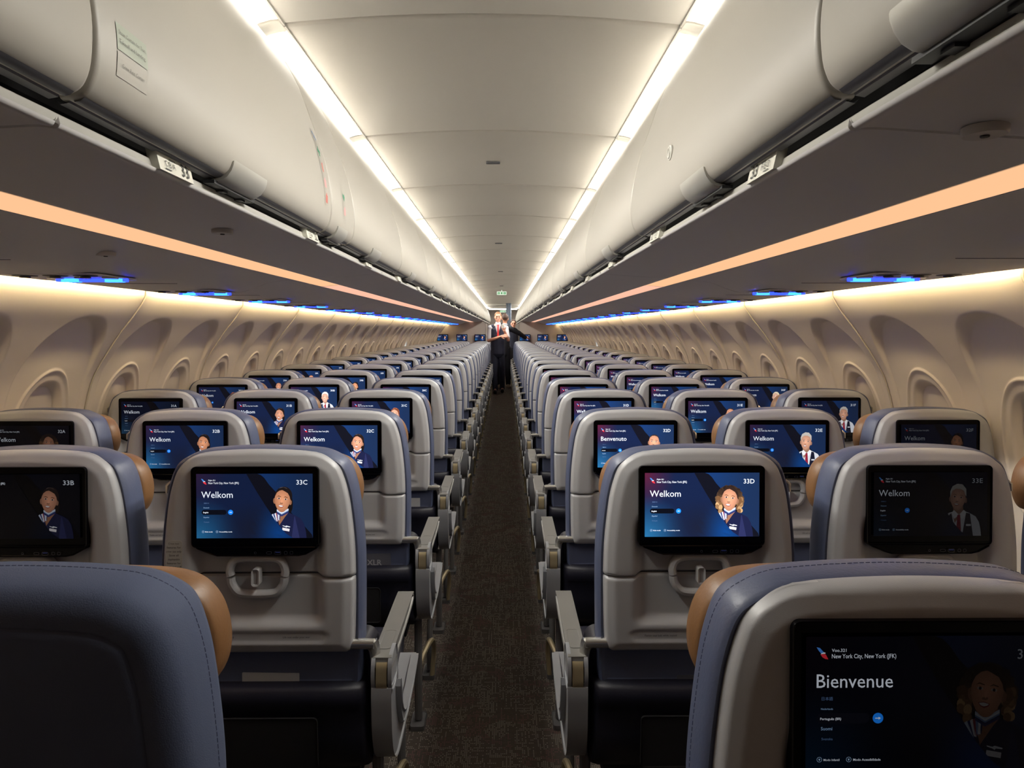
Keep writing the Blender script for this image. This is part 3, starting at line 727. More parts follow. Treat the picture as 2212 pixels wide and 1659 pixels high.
for s in (-1, 1):
    root = tag(bpy.data.objects.new(f'wall_{SIDE[s]}', None), kind='structure'); link(root)
    for k in range(-4, 15):
        y = SEAM0 + 1.067 * k
        put('wall_panel', wpm[s], root, (0, y, 0)); put('seam_strip', sps[s], root, (0, y, 0))
        if k >= -2:
            t = thing('sidewall_light', (0, y, 0), f'yellow light strip at the top of the {SIDE[s]} side wall, {ORD[k + 2]} from the camera', 'light', f'yellow light strips above the {SIDE[s]} windows')
            put('diffuser', wds[s], t); put('light_housing', whs[s], t); put('led_tape', wts[s], t)
        for j in (0, 1):
            yw = y + .2665 + WIN * j; wn += 1
            op_ = abs(yw - (12.45 if s < 0 else 12.4)) < .27
            o = put(f'window_{wn}', shm[(s, op_)], None, (0, yw, 0)); tag(o, kind='structure')
    bl = MB(); bl.grid([[(s * x, y, z) for y in (Y0, 27)] for x, z in ((1.42, 1.60), (1.84, 1.40), (1.86, 0))]); put('outer_lining', bl.mesh('outer_lining', 'wall'), root)
# ------------------------------------------------------------------ end of the cabin
YB = 17.80
for s in (-1, 1):
    mb = MB(); pts = [(.42, .0), (1.80, .0), (1.80, 1.58), (1.42, 1.57), (1.24, 1.565), (.86, 1.62), (.60, 1.64), (.47, 1.645), (.435, 1.60), (.42, 1.5)]
    mb.prism([(s * a, b) for a, b in (pts if s > 0 else pts[::-1])], YB, YB + .05, 'y', .008)
    tag(put('wall_bulkhead_' + SIDE[s], mb.mesh('bulkhead', 'bulk')), kind='structure')
mb = MB(); mb.grid([[(x, 26.0, z) for x in (-1.8, 1.8)] for z in (0, 2.4)]); tag(put('wall_front', mb.mesh('wall_front', 'bulk')), kind='structure')
mb = MB(); mb.grid([[(x, Y0 + .02, z) for x in (-1.8, 1.8)] for z in (0, 2.4)]); tag(put('wall_back', mb.mesh('wall_back', 'bulk')), kind='structure')
mb = MB(); mb.box((0, 21.3, 2.20), (1.0, .03, .05)); mb.box((0, 24.7, 2.18), (1.3, 2.6, .02)); mb.box((0, 23.4, 2.19), (1.2, .02, .08)); tag(put('trim_3', mb.mesh('trim', 'ceil')), kind='structure')
mb = MB()
for s in (-1, 1): mb.box((s * .85, 25, 1.2), (.5, 2, 2.4))
tag(put('wall_galley', mb.mesh('wall_galley', 'bulk')), kind='structure')
mb = MB(); mb.grid([[(.10 + .16 * i / 24, 21.0 + .02 * math.sin(i * 1.1), z) for i in range(25)] for z in (2.24, 1.9, 1.3, .9)])
tag(put('curtain', mb.mesh('curtain', 'curtain', angle=180, recalc=False)), 'grey pleated curtain hanging in the aisle beyond the far seats', 'curtain')
def exit_sign(y, z, w, name, label):
    mb = MB(); mb.prism(rrect(0, 0, w, w * .36, .01), 0, .03, 'y', .003, 0)
    for sx in (-1, 1):
        mb.add([(sx * w * .30 + a * w, -.001, b * w) for a, b in ((-.11, -.10), (.11, -.10), (.11, .10), (-.11, .10))], [(0, 1, 2, 3)], 1)
        mb.add([(sx * (w * .30 + a * w), -.002, b * w) for a, b in ((-.07, 0), (.0, .06), (.0, .02), (.07, .02), (.07, -.02), (0, -.02), (0, -.06))], [(0, 1, 2), (2, 3, 4), (2, 4, 5), (0, 5, 6), (0, 2, 5)], 0)
    mb.add([(a * w, -.001, b * w) for a, b in ((-.06, -.10), (.06, -.10), (.06, .10), (-.06, .10))], [(0, 1, 2, 3)], 1)
    mb.box((0, .015, w * .24), (.02, .01, w * .16), 0)
    tag(put('exit_sign', mb.mesh('exit_sign', ['exit_white', 'exit_green'], recalc=False), None, (-.0, y, z)), label, 'exit sign')
exit_sign(14.0, 2.165, .20, 'exit', 'green and white emergency exit sign hanging from the ceiling above the people')
exit_sign(23.5, 2.06, .20, 'exit', 'small dark exit sign far beyond the people behind the curtain')
mb = MB(); mb.prism(rrect(0, 24.2, 1.0, .7, .05), 2.150, 2.168, 'z', .004); M['e_far'] = emitter('added_fill_glow', (1, .95, .86), 9.0)  # glowing panel added to brighten the dark far end of the cabin
tag(put('added_galley_fill', mb.mesh('added_galley_fill', 'e_far')), 'added white glowing panel brightening the galley beyond the far curtain', 'light')
# ------------------------------------------------------------------ seats
XS = {'A': -1.525, 'B': -1.012, 'C': -.498, 'D': .498, 'E': 1.012, 'F': 1.525}
ROWY = lambda n: 1.497 + .775 * (33 - n) - (.042 if n > 33 else 0)
LT = math.tan(R(-3.5))
def lean(x, y, z): return (x, y - (z - .90) * LT, z)
HALF = catmull([(.199, .682), (.208, .690), (.2135, .71), (.2155, .76), (.2165, .862), (.2135, .94), (.2045, 1.02), (.195, 1.064), (.181, 1.100), (.160, 1.120), (.134, 1.1325), (.10, 1.137)], 8)
def closed_outline(half, crown=.004, ztop=None, n=10):
    w, z = half[-1]; w0, z0 = half[0]
    top = [(w * (1 - 2 * k / n), z + crown * (1 - (1 - 2 * k / n) ** 2)) for k in range(1, n)]
    bot = [(-w0 + 2 * w0 * k / 6, z0) for k in range(1, 6)]
    return list(half) + top + [(-a, b) for a, b in half[::-1]] + bot
OUT = closed_outline(HALF)
def dist_outline(x, z, poly_):
    P = np.array(poly_); Q = np.roll(P, -1, 0); d = Q - P; L2 = (d ** 2).sum(1)
    v = np.array([x, z]) - P; t = np.clip((v * d).sum(1) / np.maximum(L2, 1e-12), 0, 1)
    return float(np.sqrt(((v - d * t[:, None]) ** 2).sum(1)).min())
def face(zlo, zhi, lower, nx=56):
    """moulded plastic back; y grows away from the camera"""
    rows = []
    half = [(w, z) for w, z in HALF if zlo <= z <= zhi]
    hw = lambda z: float(np.interp(z, [p[1] for p in HALF], [p[0] for p in HALF]))
    if lower: zz = sorted(set([round(q, 5) for q in list(np.linspace(zlo, zhi, 46))] + [zlo + .002, zhi - .002, zhi - .004]))
    else: zz = sorted(set([round(q, 5) for q in list(np.linspace(zlo, 1.09, 30))] + [zlo + .002, zlo + .004] + [round(q, 5) for q in np.linspace(1.09, 1.137, 18)]))
    for z in zz:
        w = hw(z) - .0; row = []
        for j in range(nx + 1):
            u = -1 + 2 * j / nx; u = math.sin(u * math.pi / 2 * .85) / math.sin(math.pi / 2 * .85); x = u * w
            zc = z + (.004 * (1 - u * u) if z > 1.13 else 0) * (sst(1.13, 1.137, z) if z > 1.13 else 0)
            d = dist_outline(x, zc, OUT)
            y = .016 * (1 - sst(0, .005, d)) * 1.0 + .010 * (1 - min(1, max(0, (d - .004) / .020)))
            ax = abs(x)
            low = (1 - sst(1.10, 1.13, z))
            y += .019 * (1 - float(sst(.128, .152, ax))) * (1 if z < .93 else 0 if z > 1.2 else float(1 - sst(.95, 1.0, z)) * 1) * (float(sst(.745, .768, z)) if lower else 1)
            if lower:   # engraved notice strip
                cap = max(0, ax - .143); dz = math.hypot(cap, z - .7245)
                y += .003 * (1 - float(sst(.0105, .0125, dz)))
                y += .006 * float(sst(zhi - .005, zhi, z))
            else: y += .006 * (1 - float(sst(zlo, zlo + .005, z)))
            zo = z - .0055 * float(sst(.128, .150, ax)) * (float(sst(zhi - .06, zhi, z)) if lower else 1 - float(sst(zlo, zlo + .06, z)))
            row.append((x, y, zo if z < 1.13 else zc))
        rows.append(row)
    mb = MB(); 
    n = len(rows)
    # skirt round the rim
    full = [[(r[0][0], r[0][1] + .02, r[0][2])] + r + [(r[-1][0], r[-1][1] + .02, r[-1][2])] for r in rows]
    full = [[(x, .035, z) for x, y, z in full[0]]] + full + [[(x, .035, z) for x, y, z in full[-1]]]
    mb.grid(full); mb.xf(lean); return mb
shell_up = face(.8625, 1.137, False).mesh('back_shell', 'shell', angle=50)
traymb = face(.682, .8595, True)
st = len(traymb.v)
shell_lo = None
def notice(mb):
    f = lambda x0: (lambda u, v: lean(x0 + u, .0025 + .0255 * 0, .7215 + v))
    add_text(mb, 'Fasten seat belt while seated', f(-.125), .072, 1); add_text(mb, 'Life vest under your seat', f(.057), .060, 1)
lo = face(.682, .8595, True); s0 = len(lo.v); 
def notice2(mb, s0):
    add_text(mb, 'Fasten seat belt while seated', lambda u, v: (-.125 + u, .0020, .7215 + v), .072, 1)
    add_text(mb, 'Life vest under your seat', lambda u, v: (.057 + u, .0020, .7215 + v), .060, 1)
    for i in range(s0, len(mb.v)): mb.v[i] = lean(*mb.v[i])
notice2(lo, s0)
shell_lo = lo.mesh('tray_table', ['shell', 'print'], angle=50, recalc=False)
mb = MB(); mb.prism(rrect(0, .86, .40, .03, .01), .024, .029, 'y', .002); mb.xf(lean); gap_me = mb.mesh('gap_liner', 'shell_dark')
# latch: raised loop and turning tab
def tray_latch():
    mb = MB(); zc = .861
    top = [(-.060, zc), (-.062, zc + .012), (-.055, zc + .030), (-.038, zc + .039), (0, zc + .040), (.038, zc + .039), (.055, zc + .030), (.062, zc + .012), (.060, zc)]
    bot = [(.060, zc - .004), (.058, zc - .018), (.045, zc - .036), (.028, zc - .041), (0, zc - .042), (-.028, zc - .041), (-.045, zc - .036), (-.058, zc - .018), (-.060, zc - .004)]
    for p in (top, bot): mb.tube([(x, .008, z) for x, z in catmull(p, 3)], .0095, 10)
    mb.xf(lean); return mb.mesh('latch_loop', 'shell')
def tray_tab():
    mb = MB(); mb.prism(rrect(0, .861, .017, .038, .006), -.010, .012, 'y', .004); mb.xf(lean); return mb.mesh('latch_tab', 'shell')
loop_me, tab_me = tray_latch(), tray_tab()
# monitor
def monitor_mesh():
    mb = MB(); b = rrect(0, 1.018, .283, .180, .010)
    mb.prism(b, -.007, .030, 'y', .003)
    chin = [(-.138, .935), (.138, .935), (.136, .925), (.112, .912), (.095, .9085), (-.085, .9085), (-.100, .913), (-.130, .925)][::-1]
    mb.prism(chin, -.006, .020, 'y', .003); mb.xf(lean); return mb.mesh('monitor', 'glass')
mon_me = monitor_mesh()
def ring_port(x, rx, rz, m='port', fill=None):
    mb = MB(); n = 20
    ring = lambda r: [(x + (rx - .0012 * 0 + r) * math.copysign(abs(math.cos(a)) ** .6, math.cos(a)), -.0068, .9165 + (rz + r) * math.copysign(abs(math.sin(a)) ** .6, math.sin(a))) for a in [2 * math.pi * k / n for k in range(n)]]
    mb.grid([ring(0), ring(-.0007)], closed=True)
    if fill: mb.add([(x - rx * .7, -.0069, .917), (x + rx * .7, -.0069, .917), (x + rx * .7, -.0069, .9185), (x - rx * .7, -.0069, .9185)], [(0, 1, 2, 3)], 1)
    mb.xf(lean); return mb.mesh('port', [m, fill or m], recalc=False)
ports = [ring_port(-.0, .0025, .0025), ring_port(.0305, .006, .003), ring_port(.0495, .0075, .004, 'port', 'port_blue'), ring_port(.0675, .0036, .0036), ring_port(.080, .0036, .0036)]
# cushion wrapping the shell
HC = catmull([(.214, .60), (.218, .62), (.2195, .70), (.2205, .862), (.2175, .94), (.2085, 1.02), (.199, 1.066), (.185, 1.100), (.162, 1.117), (.135, 1.127), (.10, 1.131)], 6)
OC = closed_outline(HC)
def cushion(backed=False):
    mb = MB(); K = [(-.012, .032), (-.004, .0275), (.001, .026), (.005, .030), (.008, .040), (.009, .058), (.008, .085), (.002, .102), (-.012, .112), (-.05, .118)]
    if backed: K = [(-.034, -.007), (-.031, -.0045), (-.028, -.006), (-.012, .000), (0, .008), (.006, .022)] + K[4:]
    rings = [[(x, y, z) for x, z in offset(OC, o)] for o, y in K]
    if backed: rings = [[(x * f, y, .87 + (z - .87) * f) for x, _, z in rings[0]] for f, y in ((.05, -.018), (.4, -.0172), (.7, -.0145), (.9, -.0105), (.97, -.0085))] + rings
    mb.loft(rings); mb.xf(lean)
    return mb.mesh('backrest_cushion', 'blue_cloth' if backed else 'blue', angle=60)
cush_me, cush_b = cushion(), cushion(True)
def stitches(o, y, m, r=.0005, L=.007, z0=.68):
    mb = MB(); pts = catmull([p for p in offset(OC, o)], 1, True); acc = 0; prev = pts[0]; on = None
    P = np.array(pts + [pts[0]]); seg = np.linalg.norm(np.diff(P, axis=0), axis=1); cum = np.concatenate([[0], np.cumsum(seg)])
    t = 0
    while t < cum[-1] - L:
        a = (np.interp(t, cum, P[:, 0]), np.interp(t, cum, P[:, 1])); b = (np.interp(t + L * .7, cum, P[:, 0]), np.interp(t + L * .7, cum, P[:, 1]))
        if a[1] > z0: mb.tube([(a[0], y, a[1]), (b[0], y, b[1])], r, 4)
        t += L
    mb.xf(lean); return mb.mesh('stitching', m)
M['thread'] = mat('thread_dark', (66, 72, 100), .7)
M['thread_tan'] = mat('thread_tan', (150, 116, 72), .7)
st_me = stitches(.0088, .068, 'thread')
def headrest():
    half = catmull([(.150, .965), (.186, .970), (.203, .992), (.209, 1.022), (.206, 1.052), (.196, 1.078), (.178, 1.098), (.152, 1.109), (.12, 1.113)], 5)
    o = closed_outline(half, .003); mb = MB()
    K = [(-.014, .108), (-.004, .110), (0, .118), (.001, .135), (0, .155), (-.008, .166), (-.03, .172)]
    mb.loft([[(x, y, z) for x, z in offset(o, k)] for k, y in K]); mb.xf(lean); return mb.mesh('headrest', 'tan', angle=60)
head_me = headrest()
def lower_back(s=0):
    mb = MB(); mb.prism(rrect(s * .008, .545, .464 + (.016 if s else 0), .30, .03), .030, .12, 'y', .012); return mb.mesh('lower_back', 'navy')
def pocket(s=0):
    mb = MB()
    # bulging literature pocket: profile in (y, z), lofted across x
    def ring(x, k): return [(x, .034 - .046 * k, .610), (x, .030 - .054 * k, .602), (x, .030 - .056 * k, .565), (x, .030 - .050 * k, .56), (x, .030 - .056 * k, .50), (x, .03 - .040 * k, .43), (x, .03 - .02 * k, .405), (x, .05, .40), (x, .055, .61)]
    xs = [(-.244, .15), (-.238, .55), (-.225, .85), (-.15, .98), (0, 1), (.15, .98), (.225, .85), (.238, .55), (.244, .15)]
    mb.loft([ring(x, k) for x, k in xs]); mb.xf(lambda x, y, z: (x * .95 + s * (.012 if x * s > 0 else 0), y, z)); return mb.mesh('seat_pocket', 'navy2', angle=60)
def pocket_panel():
    mb = MB(); mb.prism(rrect(-.0, .485, .27, .12, .01), -.030, -.024, 'y', .002); return mb.mesh('pocket_net', 'mesh')
lb_me, pk_me, pp_me = {s: lower_back(s) for s in (-1, 0, 1)}, {s: pocket(s) for s in (-1, 0, 1)}, pocket_panel()
def seat_cushion():
    prof = catmull([(.08, .37), (.40, .365), (.58, .38), (.625, .42), (.615, .462), (.56, .478), (.30, .468), (.12, .478), (.07, .43)], 4, True)
    mb = MB(); mb.prism(prof, -.232, .232, 'x', .022, seg=3); 
    return mb.mesh('seat_cushion', 'seatleather')
sc_me = seat_cushion()
def seat_frame():
    mb = MB(); mb.prism(rrect(.33, .335, .46, .05, .015), -.20, .20, 'x', .006); return mb.mesh('seat_frame', 'bindark')
sf_me = seat_frame()
def armrest(full):
    """pad on a pivot; aisle side. x centred on 0."""
    pad = MB(); pr = catmull([(.012, .640), (.10, .634), (.30, .640), (.385, .650), (.392, .664), (.375, .674), (.20, .672), (.03, .671), (.008, .660)], 4, True)
    pad.prism(pr, -.022, .022, 'x', .005)
    pad.prism(rrect(0, .09, .028, .10, .009), .6705, .6725, 'z', .0008)
    gold = MB(); c = catmull([(.03, .668), (.004, .655), (-.004, .63), (-.004, .60), (.03, .585), (.07, .60), (.08, .64), (.06, .668)], 4, True)
    gold.prism(c, -.0125, .0125, 'x', .002)
    chk = MB(); c2 = catmull([(.03, .672), (.006, .664), (-.005, .64), (-.004, .605), (.02, .585), (.06, .585), (.088, .61), (.088, .65), (.07, .672)], 4, True)
    chk.prism(c2, -.0235, -.0145, 'x', .003); chk.prism(c2, .0145, .0235, 'x', .003)
    out = [('armrest_pad', pad.mesh('armrest_pad', 'arm')), ('pivot', gold.mesh('pivot', 'gold')), ('pivot_cheek', chk.mesh('pivot_cheek', 'arm_light'))]
    return out
arm_parts = armrest(True)
def end_trim():
    mb = MB(); o = [(-.006, .600), (-.008, .54), (-.004, .49), (.014, .44), (.05, .403), (.10, .388), (.18, .391), (.28, .410), (.37, .430), (.43, .455), (.425, .475), (.405, .478),
                    (.34, .455), (.26, .438), (.19, .428), (.14, .440), (.11, .475), (.097, .53), (.092, .588), (.086, .604), (.075, .598), (.03, .598)]
    mb.prism(catmull(o, 3, True), -.023, .023, 'x', .005); return mb.mesh('end_trim', 'arm_light')
def end_inner():
    mb = MB(); o = [(.08, .56), (.10, .48), (.14, .436), (.20, .424), (.30, .438), (.41, .468), (.40, .480), (.30, .458), (.20, .448), (.15, .462), (.118, .50), (.10, .57)]
    mb.prism(catmull(o, 2, True), .010, .030, 'x', .004); return mb.mesh('end_trim_ridge', 'arm_light')
trim_me = end_trim(); ridge = both(end_inner())
def hinge(s):
    mb = MB(); mb.disc((s * .205, .012, .698), .0125, s * .052, 0, 18)
    p = catmull([(s * .252, .012, .700), (s * .258, .018, .675), (s * .259, .022, .60), (s * .258, .03, .50)], 4)
    mb.tube(p, [.016 - .006 * i / len(p) for i in range(len(p))], 8, rx=.006); return mb.mesh('hinge', 'chrome')
hin = {s: hinge(s) for s in (-1, 1)}
def hook(s):
    mb = MB(); mb.tube([(s * .196, .040, 1.060), (s * .209, .040, 1.061), (s * .2135, .038, 1.056), (s * .2145, .036, 1.040)], [.005, .006, .006, .004], 8); mb.xf(lean); return mb.mesh('coat_hook', 'chrome')
hk = {s: hook(s) for s in (-1, 1)}
def leg(s):
    mb = MB(); mb.tube([(s * .245, .10, .38), (s * .245, .085, .02)], .014, 10); mb.prism(rrect(s * .245, .085, .05, .10, .01), 0, .018, 'z', .003); return mb.mesh('leg', 'leg')
def fleg(s):
    mb = MB(); mb.tube([(s * .245, .50, .36), (s * .245, .44, .02)], .012, 10); mb.prism(rrect(s * .245, .44, .05, .10, .01), 0, .018, 'z', .003); return mb.mesh('leg', 'leg')
def bar(s):
    p = catmull([(s * .245, .10, .20), (s * .25, .20, .20), (s * .262, .30, .20), (s * .266, .38, .17), (s * .266, .42, .11), (s * .262, .41, .05), (s * .26, .40, .01)], 4)
    mb = MB(); mb.tube(p, .010, 8); return mb.mesh('baggage_bar', 'gold')
LEG, FLEG, BAR = {s: leg(s) for s in (-1, 1)}, {s: fleg(s) for s in (-1, 1)}, {s: bar(s) for s in (-1, 1)}
def sub(parent, name, me, x=0, label=None):
    return put(name, me, parent, (x, 0, 0) if x else None, label)
# who is on which screen: (greeting, portrait, red, glow; further values bake in viewing-angle darkening)
PIC = {'34D': ('Bienvenue', 'curly', .4, .26, .06, .05, .10), '33C': ('Welkom', 'bun', .35, .85, .8, 1, 1), '33D': ('Welkom', 'curly', .9, 1.25), '33B': ('Welkom', 'bun2', 0, .4, .03, .45, .6), '33E': ('Welkom', 'silver', 0, .10, .08, .25, .4),
       '33A': ('Welkom', 'bun', 0, .05), '33F': ('Welkom', 'bun', 0, .05),
       '32C': ('Welkom', 'bun2', .6, 1.25), '32D': ('Benvenuto', 'bald', .9, 1.35), '32E': ('Welkom', 'grey', .4, .8), '32B': ('Welkom', 'bun', .35, .8), '32A': ('Welkom', 'curly', 0, .22, .08, .5, 1),
       '32F': ('Welkom', 'bun', 0, .06), '31A': ('Welkom', 'bald', .1, .45, .3, .6, 1.), '31B': ('Welkom', 'bun2', .3, .95), '31C': ('Welkom', 'auburn', .6, 1.2), '31D': ('Welkom', 'bun', .9, 1.3), '31E': ('Welkom', 'bald', .5, 1),
       '31F': ('Welkom', 'grey', .1, .45), '30A': ('Welkom', 'auburn', .2, .6), '30B': ('Welkom', 'silver', .5, 1.2), '30C': ('Welkom', 'curly', .6, 1.2), '30D': ('Welkom', 'bald', .9, 1.3), '30E': ('Welkom', 'grey', .7, 1.1), '30F': ('Welkom', 'blond', .3, .7),
       '29A': ('Welkom', 'bald', .3, .8), '29B': ('Welkom', 'bun', .5, 1.2)}
GREETN = {'Welkom': 'Welkom', 'Benvenuto': 'Benvenuto', 'Bienvenue': 'Bienvenue'}
rng = random.Random(5); KINDS = ['bun', 'curly', 'grey', 'bald', 'auburn', 'blond', 'silver', 'bun2']
DESC = {'bun': 'dark haired woman', 'bun2': 'smiling woman in a scarf', 'curly': 'curly haired woman', 'grey': 'grey haired man', 'bald': 'short haired man', 'auburn': 'auburn haired woman', 'blond': 'blond woman', 'silver': 'silver haired man'}
POS = {'A': 'left window', 'B': 'left middle', 'C': 'left aisle', 'D': 'right aisle', 'E': 'right middle', 'F': 'right window'}
BULK = 'grey-backed cabin seats in six columns'
def seat(n, l):
    s = 1 if l in 'ABC' else -1   # direction of the aisle
    x, y = XS[l], ROWY(n); k = 33 - n; key = f'{n}{l}'; near = k <= 3
    g, kind, red, glow, *lv = PIC.get(key, ('Welkom', rng.choice(KINDS), {'A': .3, 'B': .4, 'C': .5, 'D': .9, 'E': .7, 'F': .4}[l], 1.0))
    if key == '34C': lab = 'big plain blue cloth seat back without a screen at the bottom left corner'
    elif key == '34D': lab = 'large grey seat back at the bottom right whose dim screen reads Bienvenue'
    elif k < 0: lab = f'{POS[l]} seat beside the nearest aisle seats, cut off by the picture edge'
    elif k <= 3: lab = f'grey {POS[l]} seat, its screen showing {key}, {"Benvenuto" if g == "Benvenuto" else "Welkom"} and a {DESC[kind]}'
    else: lab = f'{POS[l]} seat with grey back in row {n}, {ORD[k]} row ahead of the camera'
    t = thing('airline_seat', (x, y, 0), lab, 'seat', BULK)
    if key == '34C':
        c = sub(t, 'backrest_cushion', cush_b)
    else:
        sub(t, 'back_shell', shell_up); tr = sub(t, 'tray_table', shell_lo)
        c = sub(t, 'backrest_cushion', cush_me)
        if k <= 6: sub(t, 'gap_liner', gap_me)
        if k <= 4: sub(tr, 'latch_loop', loop_me); sub(tr, 'latch_tab', tab_me)
        m = sub(t, 'monitor', mon_me)
        if k <= 2:
            for p in ports: sub(m, 'port', p)
        lv = lv or [1., 1., 1.]
        sm_e = screen_mesh(key, g, kind, red, 2 if k <= 8 else 0, bgf=lv[0], ptf=lv[1], nf=lv[2])
        so = put('screen', sm_e, m, (0, -.0085 - (SZC - .90) * LT, 0)); so.rotation_euler = (0, 0, 0)
        so['glow'] = float(glow)
        # lay the picture on the leaning glass
        for v in sm_e.vertices: v.co.y += -(v.co.z - SZC) * LT
    if k < 0: sub(c, 'stitching', st_me)
    sub(t, 'headrest', head_me)
    if k <= 6: sub(t, 'coat_hook', hk[-s])
    ws = s if l in 'CD' else 0; sub(t, 'lower_back', lb_me[ws]); sub(t, 'seat_cushion', sc_me)
    if k <= 8:
        pk = sub(t, 'seat_pocket', pk_me[ws])
        if k <= 3: sub(pk, 'pocket_net', pp_me)
    sub(t, 'seat_frame', sf_me)
    if l in 'CD':
        sub(t, 'hinge', hin[s])
        a = sub(t, 'armrest', arm_parts[0][1], s * .275)
        for nm, me in arm_parts[1:]: put(nm, me, a)
        e = sub(t, 'end_trim', trim_me, s * .275); put('trim_ridge', ridge[s], e)
        sub(t, 'leg', LEG[s]); sub(t, 'leg', FLEG[s]); sub(t, 'baggage_bar', BAR[s])
    else:
        a = sub(t, 'armrest', arm_parts[0][1], s * .257)
        if k <= 2: put('pivot', arm_parts[1][1], a); put('pivot_cheek', arm_parts[2][1], a)
        if l in 'BE': sub(t, 'leg', LEG[s]); sub(t, 'leg', FLEG[s])
    return t
SEATS = {}
for n in range(34, 12, -1):
    for l in 'ABCDEF':
        if n == 34 and l in 'AF': continue
        SEATS[f'{n}{l}'] = seat(n, l)
# sticker on 33C, papers in pockets
mb = MB(); mb.prism(rrect(-.183, .905, .036, .075, .006), .0, .0012, 'y', .0003)
for i, tx_ in enumerate(['Crew rest', 'features for', 'crew use only', 'Stow all', 'deployable', 'features for', 'taxi, takeoff', 'and landing']):
    w_ = .0026 * len(tx_)
    add_text(mb, tx_, lambda u, v: (-.183 - w_ / 2 + u, -.0003, .934 - i * .0088 + v), w_, 1)
mb.xf(lean)
M['clear'] = mat('pale_sticker', (168, 166, 160), .5)
put('notice_sticker', mb.mesh('notice_sticker', ['clear', 'print'], recalc=False), SEATS['33C'], (0, -.0012, 0), 'pale grey notice sticker')
def leaflet(key, x0, w, h, zb, m, label, text=None, name='leaflet', ty=None, tilt=0, dy=.0):
    mb = MB(); mb.prism(rrect(0, h / 2, w, h, .002), 0, .0015, 'y', .0003)
    if text: add_text(mb, text, lambda u, v: (ty[0] + u, -.0006, ty[1] + v), ty[2], 1, bold=.02)
    S = SEATS[key].location
    o = put(name, mb.mesh(name, [m, 'cardprint'], recalc=False), None, (S.x + x0, S.y + .012 + dy, zb)); o.rotation_euler = (0, R(tilt), 0)
    tag(o, label, 'leaflet')
leaflet('33C', .018, .130, .12, .510, 'paper', 'white leaflet poking out of the pocket behind seat 33C', tilt=1)
leaflet('33D', .075, .24, .12, .499, 'card', 'grey A321XLR card in the pocket behind seat 33D', 'A321XLR', 'safety_card', (-.060, .088, .11))
leaflet('33D', .075, .22, .13, .501, 'paper', 'paler leaflet just behind the A321XLR card at seat 33D', name='leaflet', dy=.004)
leaflet('32C', .045, .24, .14, .510, 'card', 'grey A321XLR card standing in the pocket behind seat 32C', 'A321XLR', 'safety_card', (-.02, .10, .11))
leaflet('31C', .10, .14, .14, .510, 'paper', 'white leaflet standing in the pocket behind seat 31C')
# bulkhead monitors
for l, x in (('A', -1.55), ('B', -1.05), ('C', -.58), ('D', .585), ('E', 1.05), ('F', 1.556)):
    t = thing('wall_monitor', (x, YB - .03, .20), f'small screen on the far bulkhead facing the {POS[l]} seats', 'monitor', 'screens on the far bulkhead')
    mb = MB(); mb.prism(rrect(0, 1.018, .283, .180, .010), -.007, .028, 'y', .003); put('casing', mb.mesh('casing', 'glass'), t)
    so = put('screen', screen_mesh('12' + l, 'Welkom', 'bun', .4, 0), t, (0, -.0085, 0)); so['glow'] = 1.2
# ------------------------------------------------------------------ people
M['skin'] = mat('skin', (222, 164, 140), .5); M['skin2'] = mat('skin_warm', (206, 146, 118), .5)
M['shirt'] = mat('white_shirt', (214, 214, 222), .7); M['suit'] = mat('navy_suit', (38, 42, 62), .75, bump=.2, bscale=300)
M['coat'] = mat('black_coat', (26, 27, 36), .8); M['tie'] = mat('red_tie', (206, 44, 44), .5)
M['hair1'] = mat('light_brown_hair', (128, 88, 56), .7); M['hair2'] = mat('dark_brown_hair', (66, 44, 34), .7)
M['shoe'] = mat('black_shoe', (18, 18, 22), .35); M['shoe2'] = mat('pale_shoe', (214, 190, 160), .5)
M['eye'] = mat('eye', (40, 34, 34), .3); M['lip'] = mat('lip', (178, 96, 88), .5)
def cone(mb, p, q, r0, r1, fy=1., n=12):
    """capsule with tapering radius; fy flattens front to back."""
    s0 = len(mb.v); P, Q = Vector(p), Vector(q); t = (Q - P); L = t.length; t.normalize()
    u = t.cross(Vector((0, 1, 0)) if abs(t.y) < .9 else Vector((1, 0, 0))).normalized(); v = t.cross(u); rings = []
    for a in (-75, -45, -15): rings.append((P + t * r0 * math.sin(R(a)), r0 * math.cos(R(a))))
    for a in (15, 45, 75): rings.append((Q + t * r1 * math.sin(R(a)), r1 * math.cos(R(a))))
    mb.loft([[tuple(c + u * r * math.cos(k) + v * r * math.sin(k)) for k in [2 * math.pi * i / n for i in range(n)]] for c, r in rings])
    if fy != 1:
        for i in range(s0, len(mb.v)):
            x, y, z = mb.v[i]; k = (Vector((x, y, z)) - P).dot(t) / max(L, 1e-6); cy = P.y + (Q.y - P.y) * min(1, max(0, k)); mb.v[i] = (x, cy + (y - cy) * fy, z)
def fuse(mb, name, m, vox=.006, smooth=2):
    me = mb.mesh(name, m, 180); o = bpy.data.objects.new(name, me); COL.objects.link(o)
    r = o.modifiers.new('r', 'REMESH'); r.mode = 'VOXEL'; r.voxel_size = vox; r.use_smooth_shade = True
    if smooth: q = o.modifiers.new('s', 'SMOOTH'); q.factor = .5; q.iterations = smooth
    dg = bpy.context.evaluated_depsgraph_get(); out = bpy.data.meshes.new_from_object(o.evaluated_get(dg)); bpy.data.objects.remove(o); bpy.data.meshes.remove(me)
    if not out.materials: out.materials.append(M[m])
    out.polygons.foreach_set('use_smooth', [True] * len(out.polygons)); return out
